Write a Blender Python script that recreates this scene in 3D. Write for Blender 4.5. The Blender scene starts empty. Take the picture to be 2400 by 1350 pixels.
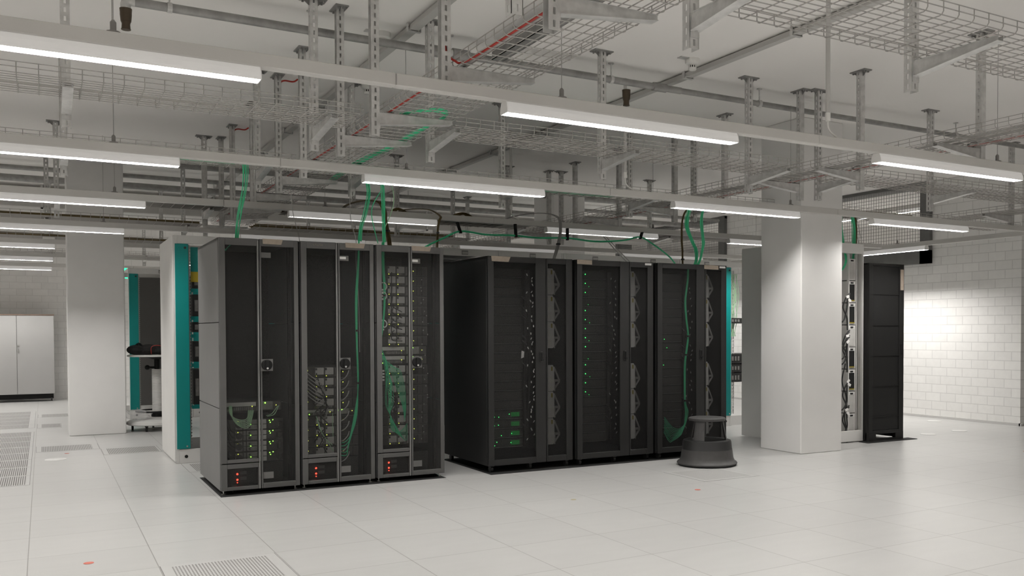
import bpy, math, random
from mathutils import Matrix, Vector
random.seed(7)
scene = bpy.context.scene
COL = scene.collection

# ------------------------------------------------------------------ camera
def make_camera():
    yaw, pitch, roll, f, cx, cy, z = 0.53494, -0.02354, -0.00186, 2159.36, 1380.23, 828.54, 1.2666
    sy, cyw = math.sin(yaw), math.cos(yaw)
    f0, r0, u0 = Vector((sy, cyw, 0)), Vector((cyw, -sy, 0)), Vector((0, 0, 1))
    fw = math.cos(pitch) * f0 + math.sin(pitch) * u0
    up = math.cos(pitch) * u0 - math.sin(pitch) * f0
    r = math.cos(roll) * r0 + math.sin(roll) * up
    u = math.cos(roll) * up - math.sin(roll) * r0
    cam = bpy.data.cameras.new('camera')
    ob = bpy.data.objects.new('camera', cam)
    COL.objects.link(ob)
    cam.sensor_width = 36.0
    cam.lens = f / 2400 * 36
    cam.shift_x = (1200 - cx) / 2400
    cam.shift_y = (cy - 675) / 2400
    cam.clip_start, cam.clip_end = 0.05, 200
    m = Matrix.Identity(4)
    for i in range(3):
        m[i][0], m[i][1], m[i][2] = r[i], u[i], -fw[i]
    m[2][3] = z
    ob.matrix_world = m
    scene.camera = ob
make_camera()

# ------------------------------------------------------------------ world, exposure
w = bpy.data.worlds.new('world'); scene.world = w; w.use_nodes = True
w.node_tree.nodes['Background'].inputs[0].default_value = (0.75, 0.73, 0.70, 1)
w.node_tree.nodes['Background'].inputs[1].default_value = 0.01
scene.view_settings.view_transform = 'Standard'
scene.view_settings.look = 'None'
scene.view_settings.exposure = 0.06
scene.view_settings.gamma = 1.0
scene.view_settings.use_curve_mapping = False
LAMP_W = 33.0          # watts of light from each 1.5 m strip luminaire
scene.cycles.max_bounces = 10
scene.cycles.diffuse_bounces = 5
scene.cycles.glossy_bounces = 3
scene.cycles.transmission_bounces = 4
scene.cycles.transparent_max_bounces = 12
scene.cycles.caustics_reflective = False
scene.cycles.caustics_refractive = False
scene.cycles.sample_clamp_indirect = 6.0
try:
    scene.cycles.use_denoising = True
    scene.cycles.denoiser = 'OPENIMAGEDENOISE'
except Exception:
    pass

# ------------------------------------------------------------------ materials
MATS = {}
def mat(name, col, rough=0.6, metal=0.0, spec=0.5, noise=0.0, nscale=8.0, bump=0.0, emit=None, estr=0.0, stretch=None):
    if name in MATS: return MATS[name]
    m = bpy.data.materials.new(name); m.use_nodes = True
    nt = m.node_tree; b = nt.nodes['Principled BSDF']
    c = (*col, 1)
    b.inputs['Base Color'].default_value = c
    b.inputs['Roughness'].default_value = rough
    b.inputs['Metallic'].default_value = metal
    b.inputs['Specular IOR Level'].default_value = spec
    if emit:
        b.inputs['Emission Color'].default_value = (*emit, 1)
        b.inputs['Emission Strength'].default_value = estr
    tc = nt.nodes.new('ShaderNodeTexCoord')
    n = nt.nodes.new('ShaderNodeTexNoise')
    n.inputs['Scale'].default_value = nscale; n.inputs['Detail'].default_value = 4
    mp = nt.nodes.new('ShaderNodeMapping')
    if stretch: mp.inputs['Scale'].default_value = stretch
    nt.links.new(tc.outputs['Object'], mp.inputs['Vector'])
    nt.links.new(mp.outputs['Vector'], n.inputs['Vector'])
    if noise > 0:
        r = nt.nodes.new('ShaderNodeMapRange')
        r.inputs['From Min'].default_value = 0.3; r.inputs['From Max'].default_value = 0.7
        r.inputs['To Min'].default_value = 1 - noise; r.inputs['To Max'].default_value = 1 + noise
        nt.links.new(n.outputs['Fac'], r.inputs['Value'])
        mx = nt.nodes.new('ShaderNodeVectorMath'); mx.operation = 'SCALE'
        mx.inputs[0].default_value = col
        nt.links.new(r.outputs['Result'], mx.inputs['Scale'])
        nt.links.new(mx.outputs['Vector'], b.inputs['Base Color'])
    if bump > 0:
        bp = nt.nodes.new('ShaderNodeBump'); bp.inputs['Strength'].default_value = bump; bp.inputs['Distance'].default_value = 0.01
        nt.links.new(n.outputs['Fac'], bp.inputs['Height']); nt.links.new(bp.outputs['Normal'], b.inputs['Normal'])
    MATS[name] = m
    return m

def perforated(name, col, solid, scale=260.0):
    """sheet metal with a field of small round holes (object space x/z)"""
    m = bpy.data.materials.new(name); m.use_nodes = True
    nt = m.node_tree; b = nt.nodes['Principled BSDF']; out = nt.nodes['Material Output']
    b.inputs['Base Color'].default_value = (*col, 1); b.inputs['Roughness'].default_value = 0.5
    tr = nt.nodes.new('ShaderNodeBsdfTransparent'); mx = nt.nodes.new('ShaderNodeMixShader')
    tc = nt.nodes.new('ShaderNodeTexCoord'); wv = nt.nodes.new('ShaderNodeTexVoronoi')
    wv.inputs['Scale'].default_value = scale; wv.inputs['Randomness'].default_value = 0.0
    mp = nt.nodes.new('ShaderNodeMapping'); mp.inputs['Scale'].default_value = (1, 0, 1); mp.inputs['Rotation'].default_value = (0, math.radians(45), 0)
    nt.links.new(tc.outputs['Object'], mp.inputs['Vector']); nt.links.new(mp.outputs['Vector'], wv.inputs['Vector'])
    rg = nt.nodes.new('ShaderNodeMapRange')
    rg.inputs['From Min'].default_value = 0.25; rg.inputs['From Max'].default_value = 0.55
    rg.inputs['To Min'].default_value = max(0, solid - 0.28); rg.inputs['To Max'].default_value = min(1, solid + 0.28)
    nt.links.new(wv.outputs['Distance'], rg.inputs['Value']); nt.links.new(rg.outputs['Result'], mx.inputs['Fac'])
    nt.links.new(tr.outputs[0], mx.inputs[1]); nt.links.new(b.outputs[0], mx.inputs[2]); nt.links.new(mx.outputs[0], out.inputs['Surface'])
    MATS[name] = m
    return m

def tiles(name, col, line, ox, w, oy, h, stagger, lw, dark, noise, axis=(0, 1), bump=0.0, rough=0.5, vary=0.0):
    """grid of rectangles with joints; stagger = list of per-column offsets is replaced by a hash of the column index"""
    m = bpy.data.materials.new(name); m.use_nodes = True
    nt = m.node_tree; N = nt.nodes; L = nt.links; b = N['Principled BSDF']
    b.inputs['Roughness'].default_value = rough
    tc = N.new('ShaderNodeTexCoord'); sp = N.new('ShaderNodeSeparateXYZ'); L.new(tc.outputs['Object'], sp.inputs[0])
    def math_(op, a, c=None, d=None):
        n = N.new('ShaderNodeMath'); n.operation = op
        for i, v in enumerate((a, c, d)):
            if v is None: continue
            if isinstance(v, (int, float)): n.inputs[i].default_value = v
            else: L.new(v, n.inputs[i])
        return n.outputs[0]
    u, v = sp.outputs[axis[0]], sp.outputs[axis[1]]
    U = math_('DIVIDE', math_('SUBTRACT', u, ox), w)
    ci = math_('FLOOR', U); fu = math_('SUBTRACT', U, ci)
    if stagger == 'hash':
        off = math_('FRACT', math_('MULTIPLY', ci, 0.437))
    elif stagger == 'half':
        off = math_('MULTIPLY', math_('FLOORED_MODULO', ci, 2.0), 0.5)
    else:
        off = 0.0
    V = math_('ADD', math_('DIVIDE', math_('SUBTRACT', v, oy), h), off)
    ri = math_('FLOOR', V); fv = math_('SUBTRACT', V, ri)
    def edge(f, size):
        d = math_('MULTIPLY', math_('MINIMUM', f, math_('SUBTRACT', 1.0, f)), size)
        return math_('LESS_THAN', d, lw)
    e = math_('MAXIMUM', edge(fu, w), edge(fv, h))
    nz = N.new('ShaderNodeTexNoise'); nz.inputs['Scale'].default_value = noise[1]; nz.inputs['Detail'].default_value = 5
    mp = N.new('ShaderNodeMapping'); mp.inputs['Scale'].default_value = noise[2]
    L.new(tc.outputs['Object'], mp.inputs[0]); L.new(mp.outputs[0], nz.inputs['Vector'])
    fac = math_('ADD', 1.0, math_('MULTIPLY', math_('SUBTRACT', nz.outputs['Fac'], 0.5), noise[0]))
    if vary:
        wn = N.new('ShaderNodeTexWhiteNoise'); wn.noise_dimensions = '2D'
        cb = N.new('ShaderNodeCombineXYZ'); L.new(ci, cb.inputs[0]); L.new(ri, cb.inputs[1]); L.new(cb.outputs[0], wn.inputs['Vector'])
        fac = math_('MULTIPLY', fac, math_('ADD', 1 - vary / 2, math_('MULTIPLY', wn.outputs['Value'], vary)))
    sc = N.new('ShaderNodeVectorMath'); sc.operation = 'SCALE'; sc.inputs[0].default_value = col; L.new(fac, sc.inputs['Scale'])
    mix = N.new('ShaderNodeMix'); mix.data_type = 'RGBA'
    L.new(math_('MULTIPLY', e, dark), mix.inputs[0]); L.new(sc.outputs[0], mix.inputs[6]); mix.inputs[7].default_value = (*line, 1)
    L.new(mix.outputs[2], b.inputs['Base Color'])
    if bump:
        bp = N.new('ShaderNodeBump'); bp.inputs['Strength'].default_value = bump; bp.inputs['Distance'].default_value = 0.006
        h2 = math_('SUBTRACT', math_('MULTIPLY', nz.outputs['Fac'], 0.25), e)
        L.new(h2, bp.inputs['Height']); L.new(bp.outputs[0], b.inputs['Normal'])
    MATS[name] = m
    return m

# ------------------------------------------------------------------ mesh helpers
class MB:
    def __init__(s): s.v, s.f = [], []
    def quad(s, a, b, c, d):
        i = len(s.v); s.v += [a, b, c, d]; s.f.append((i, i + 1, i + 2, i + 3)); return s
    def box(s, x0, y0, z0, x1, y1, z1):
        if x0 > x1: x0, x1 = x1, x0
        if y0 > y1: y0, y1 = y1, y0
        if z0 > z1: z0, z1 = z1, z0
        i = len(s.v)
        s.v += [(x0, y0, z0), (x1, y0, z0), (x1, y1, z0), (x0, y1, z0), (x0, y0, z1), (x1, y0, z1), (x1, y1, z1), (x0, y1, z1)]
        s.f += [(i, i+3, i+2, i+1), (i+4, i+5, i+6, i+7), (i, i+1, i+5, i+4), (i+1, i+2, i+6, i+5), (i+2, i+3, i+7, i+6), (i+3, i, i+4, i+7)]
        return s
    def bbox(s, x0, y0, z0, x1, y1, z1, c=0.003):
        """box with chamfered vertical and horizontal front edges"""
        pr = [(x0 + c, y0), (x1 - c, y0), (x1, y0 + c), (x1, y1 - c), (x1 - c, y1), (x0 + c, y1), (x0, y1 - c), (x0, y0 + c)]
        i = len(s.v); n = 8
        cxm, cym = (x0 + x1) / 2, (y0 + y1) / 2
        def ring(z, k):
            return [(p[0] + (c * k if p[0] < cxm else -c * k), p[1] + (c * k if p[1] < cym else -c * k), z) for p in pr]
        for z, k in ((z0, 1), (z0 + c, 0), (z1 - c, 0), (z1, 1)): s.v += ring(z, k)
        for r in range(3):
            for j in range(n):
                s.f.append((i + r*n + j, i + r*n + (j+1) % n, i + (r+1)*n + (j+1) % n, i + (r+1)*n + j))
        s.f.append(tuple(i + j for j in reversed(range(n)))); s.f.append(tuple(i + 3*n + j for j in range(n)))
        return s
    def prism(s, poly, axis, a, b):
        """extrude a 2-D polygon along axis ('x': poly is y,z; 'y': x,z; 'z': x,y)"""
        i = len(s.v); n = len(poly)
        def P(p, t): return {'x': (t, p[0], p[1]), 'y': (p[0], t, p[1]), 'z': (p[0], p[1], t)}[axis]
        s.v += [P(p, a) for p in poly] + [P(p, b) for p in poly]
        for j in range(n): s.f.append((i + j, i + (j+1) % n, i + n + (j+1) % n, i + n + j))
        s.f.append(tuple(i + j for j in reversed(range(n)))); s.f.append(tuple(i + n + j for j in range(n)))
        return s
    def tube(s, pts, r, n=6, cap=True, closed=False):
        pts = [Vector(p) for p in pts]; i = len(s.v); m = len(pts)
        prev = None
        for k, p in enumerate(pts):
            if closed: t = pts[(k+1) % m] - pts[k-1]
            else: t = pts[min(k+1, m-1)] - pts[max(k-1, 0)]
            if t.length < 1e-9: t = Vector((0, 0, 1))
            t.normalize()
            if prev is None:
                a = Vector((0, 0, 1)) if abs(t.z) < 0.9 else Vector((1, 0, 0))
                u = t.cross(a).normalized()
            else:
                u = (prev - t * prev.dot(t))
                u = u.normalized() if u.length > 1e-6 else t.orthogonal().normalized()
            prev = u; vv = t.cross(u)
            rr = r[k] if isinstance(r, (list, tuple)) else r
            for j in range(n):
                a = 2 * math.pi * j / n
                q = p + u * (rr * math.cos(a)) + vv * (rr * math.sin(a)); s.v.append((q.x, q.y, q.z))
        for k in range(m if closed else m - 1):
            k2 = (k + 1) % m
            for j in range(n):
                s.f.append((i + k*n + j, i + k*n + (j+1) % n, i + k2*n + (j+1) % n, i + k2*n + j))
        if cap and not closed:
            s.f.append(tuple(i + j for j in reversed(range(n)))); s.f.append(tuple(i + (m-1)*n + j for j in range(n)))
        return s
    def cyl(s, x, y, z0, z1, r, n=16, r2=None): return s.tube([(x, y, z0), (x, y, z1)], [r, r if r2 is None else r2], n)
    def disc_y(s, x, y, z, r, t, n=20): return s.tube([(x, y, z), (x, y - t, z)], r, n)
    def lathe(s, prof, x=0, y=0, n=32, z=0):
        i = len(s.v); m = len(prof)
        for (r, h) in prof:
            for j in range(n):
                a = 2 * math.pi * j / n; s.v.append((x + r * math.cos(a), y + r * math.sin(a), z + h))
        for k in range(m - 1):
            for j in range(n): s.f.append((i + k*n + j, i + k*n + (j+1) % n, i + (k+1)*n + (j+1) % n, i + (k+1)*n + j))
        s.f.append(tuple(i + j for j in reversed(range(n)))); s.f.append(tuple(i + (m-1)*n + j for j in range(n)))
        return s
    def ball(s, x, y, z, rx, ry=None, rz=None, n=10, m=6):
        ry = ry or rx; rz = rz or rx
        i = len(s.v)
        for k in range(m + 1):
            p = math.pi * k / m
            for j in range(n):
                a = 2 * math.pi * j / n
                s.v.append((x + rx * math.sin(p) * math.cos(a), y + ry * math.sin(p) * math.sin(a), z - rz * math.cos(p)))
        for k in range(m):
            for j in range(n): s.f.append((i + k*n + j, i + k*n + (j+1) % n, i + (k+1)*n + (j+1) % n, i + (k+1)*n + j))
        return s
    def mesh(s, name):
        me = bpy.data.meshes.new(name); me.from_pydata(s.v, [], s.f); me.update(); return me
    def build(s, name, m, parent=None, smooth=False, label=None):
        me = s.mesh(name)
        if m: me.materials.append(MATS[m] if isinstance(m, str) else m)
        if smooth:
            me.polygons.foreach_set('use_smooth', [True] * len(me.polygons))
            try: me.set_sharp_from_angle(angle=math.radians(40))
            except Exception: pass
        o = bpy.data.objects.new(name, me); COL.objects.link(o)
        if parent: o.parent = parent
        if label: o['label'] = label
        return o

LABELS = {}
def tag(o, label, cat, group=None, kind=None):
    n = len(label.split())
    if not 4 <= n <= 16: print('LABEL LENGTH', n, label)
    if label in LABELS and group is None: print('DUPLICATE LABEL', label)
    LABELS[label] = 1
    o['label'] = label; o['category'] = cat
    if group: o['group'] = group
    if kind: o['kind'] = kind
    return o
def thing(name, label, cat, loc=(0, 0, 0), rz=0.0, group=None):
    o = bpy.data.objects.new(name, None); COL.objects.link(o)
    o.empty_display_size = 0.1; o.location = loc; o.rotation_euler = (0, 0, rz)
    return tag(o, label, cat, group)
def struct(name, mb, m, label=None, cat=None, parent=None):
    o = mb.build(name, m, parent)
    if not parent:
        o['kind'] = 'structure'
        if label: o['label'] = label
        if cat: o['category'] = cat
    return o
KIDS = {}
def kids(o):
    return [c for c in bpy.data.objects if c.parent is o]
def copy_tree(o, loc=None, label=None, group=None, parent=None, ch=None):
    """copy a thing with its parts and sub-parts"""
    c = o.copy(); COL.objects.link(c)
    if parent: c.parent = parent
    if loc is not None: c.location = loc
    if label:
        n = len(label.split())
        if not 4 <= n <= 16: print('LABEL LENGTH', n, label)
        if label in LABELS and group is None: print('DUPLICATE LABEL', label)
        LABELS[label] = 1; c['label'] = label
    if group: c['group'] = group
    for k in list(o.children): copy_tree(k, parent=c)
    return c
ORD = 'first second third fourth fifth sixth seventh eighth ninth tenth eleventh twelfth thirteenth fourteenth fifteenth sixteenth seventeenth eighteenth nineteenth twentieth'.split()
def bez(pts, n=12):
    """smooth Catmull-Rom path through points"""
    P = [Vector(p) for p in pts]; P = [P[0] * 2 - P[1]] + P + [P[-1] * 2 - P[-2]]
    out = []
    for i in range(1, len(P) - 2):
        for k in range(n):
            t = k / n; a, b, c, d = P[i-1], P[i], P[i+1], P[i+2]
            out.append(0.5 * ((2*b) + (c - a) * t + (2*a - 5*b + 4*c - d) * t*t + (3*b - a - 3*c + d) * t**3))
    out.append(P[-2]); return [tuple(q) for q in out]
# ================================================================== the room shell
tiles('floor_tiles', (0.50, 0.496, 0.486), (0.20, 0.19, 0.18), 0.523, 0.611, 0.027, 0.6, 'shear', 0.0022, 0.75,
      (0.10, 3.0, (1.0, 3.5, 1.0)), rough=0.32, vary=0.035)
# the floor grid runs very slightly out of true with the racks
def shear_floor():
    nt = MATS['floor_tiles'].node_tree
    tc = nt.nodes['Texture Coordinate']; sp = nt.nodes['Separate XYZ']
    mp = nt.nodes.new('ShaderNodeMapping'); mp.inputs['Rotation'].default_value = (0, 0, 0)
    vm = nt.nodes.new('ShaderNodeVectorMath'); vm.operation = 'DOT_PRODUCT'; vm.inputs[1].default_value = (-0.028, 1, 0)
    nt.links.new(tc.outputs['Object'], vm.inputs[0])
    cb = nt.nodes.new('ShaderNodeCombineXYZ'); s2 = nt.nodes.new('ShaderNodeSeparateXYZ')
    nt.links.new(tc.outputs['Object'], s2.inputs[0])
    nt.links.new(s2.outputs[0], cb.inputs[0]); nt.links.new(vm.outputs['Value'], cb.inputs[1])
    nt.links.new(cb.outputs[0], sp.inputs[0])
shear_floor()
WHITE = (0.80, 0.79, 0.77)
tiles('brick_right', WHITE, (0.42, 0.41, 0.40), 9.15, 0.2575, 0.0, 0.1235, 'none', 0.005, 0.42, (0.10, 14.0, (1, 1, 1)), axis=(1, 2), bump=0.5, rough=0.6, vary=0.05)  # darker joint lines paint in the shade of the mortar grooves, both brick walls
tiles('brick_back', WHITE, (0.42, 0.41, 0.40), 0.1, 0.2575, 0.0, 0.1235, 'none', 0.0045, 0.28, (0.10, 14.0, (1, 1, 1)), axis=(0, 2), bump=0.5, rough=0.6, vary=0.05)
def running_bond(name):
    # shift every other course by half a brick
    nt = MATS[name].node_tree; N = nt.nodes; L = nt.links
    sub = [n for n in N if n.type == 'MATH' and n.operation == 'DIVIDE' and abs(n.inputs[1].default_value - 0.2575) < 1e-6][0]
    sp = N['Separate XYZ']
    a = N.new('ShaderNodeMath'); a.operation = 'DIVIDE'; a.inputs[1].default_value = 0.1235; L.new(sp.outputs[2], a.inputs[0])
    f = N.new('ShaderNodeMath'); f.operation = 'FLOOR'; L.new(a.outputs[0], f.inputs[0])
    q = N.new('ShaderNodeMath'); q.operation = 'FLOORED_MODULO'; q.inputs[1].default_value = 2.0; L.new(f.outputs[0], q.inputs[0])
    h = N.new('ShaderNodeMath'); h.operation = 'MULTIPLY'; h.inputs[1].default_value = 0.42; L.new(q.outputs[0], h.inputs[0])
    ad = N.new('ShaderNodeMath'); ad.operation = 'ADD'; L.new(sub.outputs[0], ad.inputs[0]); L.new(h.outputs[0], ad.inputs[1])
    for l in list(sub.outputs[0].links):
        if l.to_node != ad: L.new(ad.outputs[0], l.to_socket)
running_bond('brick_right'); running_bond('brick_back')
mat('ceiling_paint', (0.90, 0.878, 0.85), 0.85, noise=0.02, nscale=0.7)
mat('wall_paint', (0.78, 0.765, 0.745), 0.75, noise=0.02, nscale=1.5)
mat('column_paint', (0.80, 0.79, 0.775), 0.65, noise=0.025, nscale=2.5)
mat('dark_steel', (0.15, 0.15, 0.145), 0.5, noise=0.1)
mat('skirting', (0.55, 0.54, 0.53), 0.6)

HC = 3.46
struct('floor', MB().box(-6, -5, -0.12, 15, 23, 0), 'floor_tiles', 'pale grey raised floor of square panels with thin dark joints', 'floor')
struct('ceiling', MB().box(-6, -5, HC, 15, 23, HC + 0.2), 'ceiling_paint', 'off-white painted concrete ceiling above the trays', 'ceiling')
struct('wall_left', MB().box(-6.2, -5, 0, -6, 23, HC), 'wall_paint')
struct('wall_front', MB().box(-6, -5.2, 0, 15, -5, HC), 'wall_paint')
struct('wall_back', MB().box(-6, 20.45, 0, 15, 20.65, HC), 'brick_back', 'white painted brick wall behind the grey cupboard', 'wall')
# right wall with two high openings
OY = [(9.05, 11.9), (13.75, 17.6)]          # along y
ZB = 2.40
wr = MB()
wr.box(11.2, 7.62, 0, 11.45, 20.45, ZB)
wr.box(11.2, 7.62, ZB, 11.45, OY[0][0], HC)
wr.box(11.2, OY[0][1], ZB, 11.45, OY[1][0], HC)
wr.box(11.2, OY[1][1], ZB, 11.45, 20.45, HC)
struct('wall_right', wr, 'brick_right', 'white painted brick wall at the far right with a bright patch of lamp light', 'wall')
struct('wall_right', MB().box(11.45, 7.62, 0, 15, 7.87, HC), 'wall_paint')
struct('wall_end', MB().box(14.9, -5, 0, 15, 20.45, HC), 'wall_paint')
struct('baseboard_right', MB().box(11.17, 7.6, 0, 11.2, 20.4, 0.035).box(11.17, 7.585, 0, 14.8, 7.62, 0.035), 'skirting')
# steel framed, mesh covered openings
mat('wire_dark', (0.20, 0.20, 0.19), 0.5)
for k, (y0, y1) in enumerate(OY):
    fr = MB()
    fr.box(11.13, y0, ZB - 0.14, 11.5, y0 + 0.17, HC).box(11.13, y1 - 0.10, ZB - 0.14, 11.5, y1, HC)
    fr.box(11.13, y0, ZB - 0.14, 11.5, y1, ZB + 0.05).box(11.15, y0, HC - 0.05, 11.45, y1, HC)
    wo = struct('window_%d' % (k + 1), fr, 'dark_steel', 'dark steel framed opening high in the brick wall with mesh grille', 'window')
    g = MB()
    y = y0 + 0.17
    while y < y1 - 0.1:
        g.box(11.155, y - 0.002, ZB + 0.05, 11.16, y + 0.002, HC - 0.05); y += 0.05
    z = ZB + 0.05
    while z < HC - 0.05:
        g.box(11.15, y0 + 0.17, z - 0.0025, 11.155, y1 - 0.1, z + 0.0025); z += 0.05
    g.build('mesh_grille', 'wire_dark', wo)

# columns
def column(x0, y0, x1, y1, label):
    c = MB()
    c.bbox(x0, y0, 0, x1, y1, HC, 0.008)
    struct('column', c, 'column_paint', label, 'column')
column(6.70, 7.03, 7.285, 7.65, 'square white painted column beside the open white rack on the right')
column(0.264, 12.92, 0.89, 13.45, 'square white painted column between the grey cupboard and the white rack')
column(6.70, 12.35, 7.25, 13.0, 'square grey column far behind the black racks')
# ================================================================== light rails and strip luminaires
mat('rail_white', (0.60, 0.585, 0.56), 0.45, noise=0.03, nscale=3)
mat('lamp_white', (0.78, 0.77, 0.75), 0.35)
mat('reflector', (0.90, 0.90, 0.89), 0.3)
mat('opal_side', (0.62, 0.61, 0.60), 0.08, spec=0.9, emit=(1.0, 0.97, 0.93), estr=0.20)
mat('tube_dim', (0.75, 0.75, 0.74), 0.4, emit=(1.0, 0.97, 0.92), estr=0.8)
mat('wire_steel', (0.35, 0.34, 0.33), 0.4, metal=0.6)
mat('grip_grey', (0.22, 0.21, 0.20), 0.5)
mat('tube_glow', (0.9, 0.9, 0.9), 0.5, emit=(1.0, 0.97, 0.92), estr=5.5)
ZR0, ZR1 = 2.437, 2.497       # bottom and top of the rail
def rail(y, x0, x1, seams, drops, label, axis='x'):
    t = thing('light_rail', label, 'light rail', (0, 0, 0), group=None)
    b = MB(); w = 0.03
    xs = [x0] + [s for s in seams if x0 < s < x1] + [x1]
    for a, c in zip(xs[:-1], xs[1:]):
        g = 0.0012
        if axis == 'x': b.bbox(a + g, y - w, ZR0, c - g, y + w, ZR1, 0.004)
        else: b.bbox(y - w, a + g, ZR0, y + w, c - g, ZR1, 0.004)
    b.build('trunking', 'rail_white', t)
    for d in drops:
        px, py = (d, y) if axis == 'x' else (y, d)
        wr = MB().tube([(px, py, ZR1), (px, py, HC)], 0.0022, 5).build('suspension_wire', 'wire_steel', t)
        MB().lathe([(0.028, 0), (0.028, 0.006), (0.012, 0.012), (0.012, 0.045), (0.005, 0.055)], px, py, 12, ZR1).build('wire_grip', 'grip_grey', wr)
    return t
def make_luminaire(on=True):
    t = thing('strip_luminaire', 'white strip luminaire template', 'luminaire')
    L = 0.75
    h = MB()      # housing: open below, 1.5 m long, along x
    T, B = ZR0, 2.378
    h.box(-L, -0.024, T - 0.010, L, 0.024, T)                                         # top plate
    h.build('housing', 'lamp_white', t)
    for s in (-1, 1):                                                             # polished flared sides
        MB().prism([(s*0.026, T - 0.001), (s*0.037, T - 0.022), (s*0.041, B + 0.014), (s*0.040, B), (s*0.038, B), (s*0.038, B + 0.014), (s*0.034, T - 0.022), (s*0.023, T - 0.004)], 'x', -L, L).build('side_reflector', 'opal_side', t)
    for s in (-1, 1):
        h2 = MB().prism([(-0.026, T), (0.026, T), (0.037, T - 0.022), (0.041, B + 0.014), (0.040, B), (-0.040, B), (-0.041, B + 0.014), (-0.037, T - 0.022)], 'x', s*L, s*(L + 0.004)).build('end_cap', 'lamp_white', t)
    lv = MB(); n = 29
    for k in range(n):
        x = -0.72 + k * 1.44 / (n - 1)
        lv.v += [(x, -0.037, B + 0.002), (x, 0.037, B + 0.002), (x, -0.034, B + 0.014), (x, 0.034, B + 0.014)]
        i = 4 * k; lv.f.append((i, i + 1, i + 3, i + 2))
        if k: lv.f += [(i - 4, i, i + 2, i - 2), (i - 3, i - 1, i + 3, i + 1)]
    lv.build('louver', 'reflector', t)
    MB().tube([(-L + 0.02, 0, T - 0.017), (L - 0.02, 0, T - 0.017)], 0.006, 8).build('lamp_tube', 'tube_glow' if on else 'tube_dim', t)
    ld = bpy.data.lights.new('strip_light', 'AREA'); ld.shape = 'RECTANGLE'; ld.size = 2*L - 0.04; ld.size_y = 0.03
    ld.energy = LAMP_W if on else LAMP_W * 0.10; ld.color = (1.0, 0.975, 0.94); ld.spread = math.radians(180)
    lo = bpy.data.objects.new('strip_light', ld); COL.objects.link(lo); lo.parent = t; lo.location = (0, 0, T - 0.025)
    lo['kind'] = 'helper'
    return t
RAILS = [(-3.0, 'hidden'), (-0.6, 'hidden'), (1.85, 'hidden'), (4.28, 'nearest'), (6.75, 'second'), (9.12, 'third'), (11.62, 'fourth'), (14.1, 'fifth'), (16.55, 'sixth'), (19.0, 'seventh')]
LX = [-3.4, -0.64+0.73, 2.79, 5.55, 8.2]
lum0 = make_luminaire(); used = [False]; lum1 = make_luminaire(False); used1 = [False]
def place_lum(x, y, label, rz=0.0, on=True):
    if not on:
        if used1[0]: o = copy_tree(lum1, label=label)
        else: used1[0] = True; o = lum1; LABELS[label] = 1; o['label'] = label
        o.location = (x, y, 0); o['group'] = 'strip luminaires under the light rails'
        return o
    if not used[0]:
        used[0] = True; o = lum0; LABELS[label] = 1; o['label'] = label
    else: o = copy_tree(lum0, label=label)
    o.location = (x, y, 0); o.rotation_euler = (0, 0, rz); o['group'] = 'strip luminaires under the light rails'
    return o
RN = {4.28: 'nearest', 6.75: 'second', 9.12: 'third', 11.62: 'fourth', 14.1: 'fifth', 16.55: 'sixth', 19.0: 'farthest'}
DROPS = {4.28: [0.266, 2.372, 5.994], 6.75: [0.413, 2.393, 6.288], 9.12: [0.56, 2.4, 6.3], 11.62: [0.6], 14.1: [0.6], 16.55: [], 19.0: []}
LUMX = {4.28: [0.09, 2.788, 5.49], 6.75: [0.05, 2.81, 5.63, 8.16], 9.12: [0.05, 2.80, 5.60, 8.2], 11.62: [0.05, 2.8, 5.6, 8.2], 14.1: [-0.6, 2.8, 5.6, 8.2], 16.55: [-0.6, 2.8, 5.6, 8.2], 19.0: [-0.6, 2.8, 5.6, 8.2]}
COLN = {0: 'at its left end', 1: 'second from its left end', 2: 'third from its left end', 3: 'fourth from its left end', 4: 'fifth from its left end'}
for y, nm in RAILS:
    x1 = 10.2 if y < 14.5 else 10.2
    vis = y in RN
    lab = ('%s long pale grey light rail hung from thin wires across the room' % RN[y]) if vis else 'pale grey light rail hung across the room, number %s behind the viewpoint' % {1.85: 'one', -0.6: 'two', -3.0: 'three'}[y]
    rail(y, -5.5, x1, [-4.0, -1.25, 1.46, 4.2, 6.9], DROPS.get(y, []), lab)
    xs = LUMX.get(y, [-2.6, 0.1, 2.8, 5.5, 8.2])
    if vis: xs = [-2.7] + xs
    for i, x in enumerate(xs):
        if vis: l = 'white strip luminaire under the %s light rail, %s' % (RN[y], ['beyond the left end'] [0] if i == 0 else COLN[i - 1].replace('its', "the view's"))
        else: l = 'white strip luminaire %s under the light rail %s behind the viewpoint' % (ORD[i], {1.85: 'one', -0.6: 'two', -3.0: 'three'}[y])
        off = y in (9.12, 11.62, 14.1) and 2 < x < 7
        if off: l = l.replace('white strip', 'dimmed strip')
        place_lum(x, y, l, on=not off)
# one rail along the right brick wall
rail(10.4, 4.0, 20.0, [7.0, 10.0, 13.0], [9.0, 12.0], 'grey light rail running along the white brick wall on the right', axis='y')
wl = place_lum(10.4, 9.25, 'strip luminaire lighting the brick wall beside the tall black rack', math.pi / 2)
for c in wl.children:
    if c.type == 'LIGHT': c.data = c.data.copy(); c.data.energy = LAMP_W * 1.8
place_lum(10.4, 14.0, 'strip luminaire farther along the rail on the brick wall', math.pi / 2)
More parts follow.
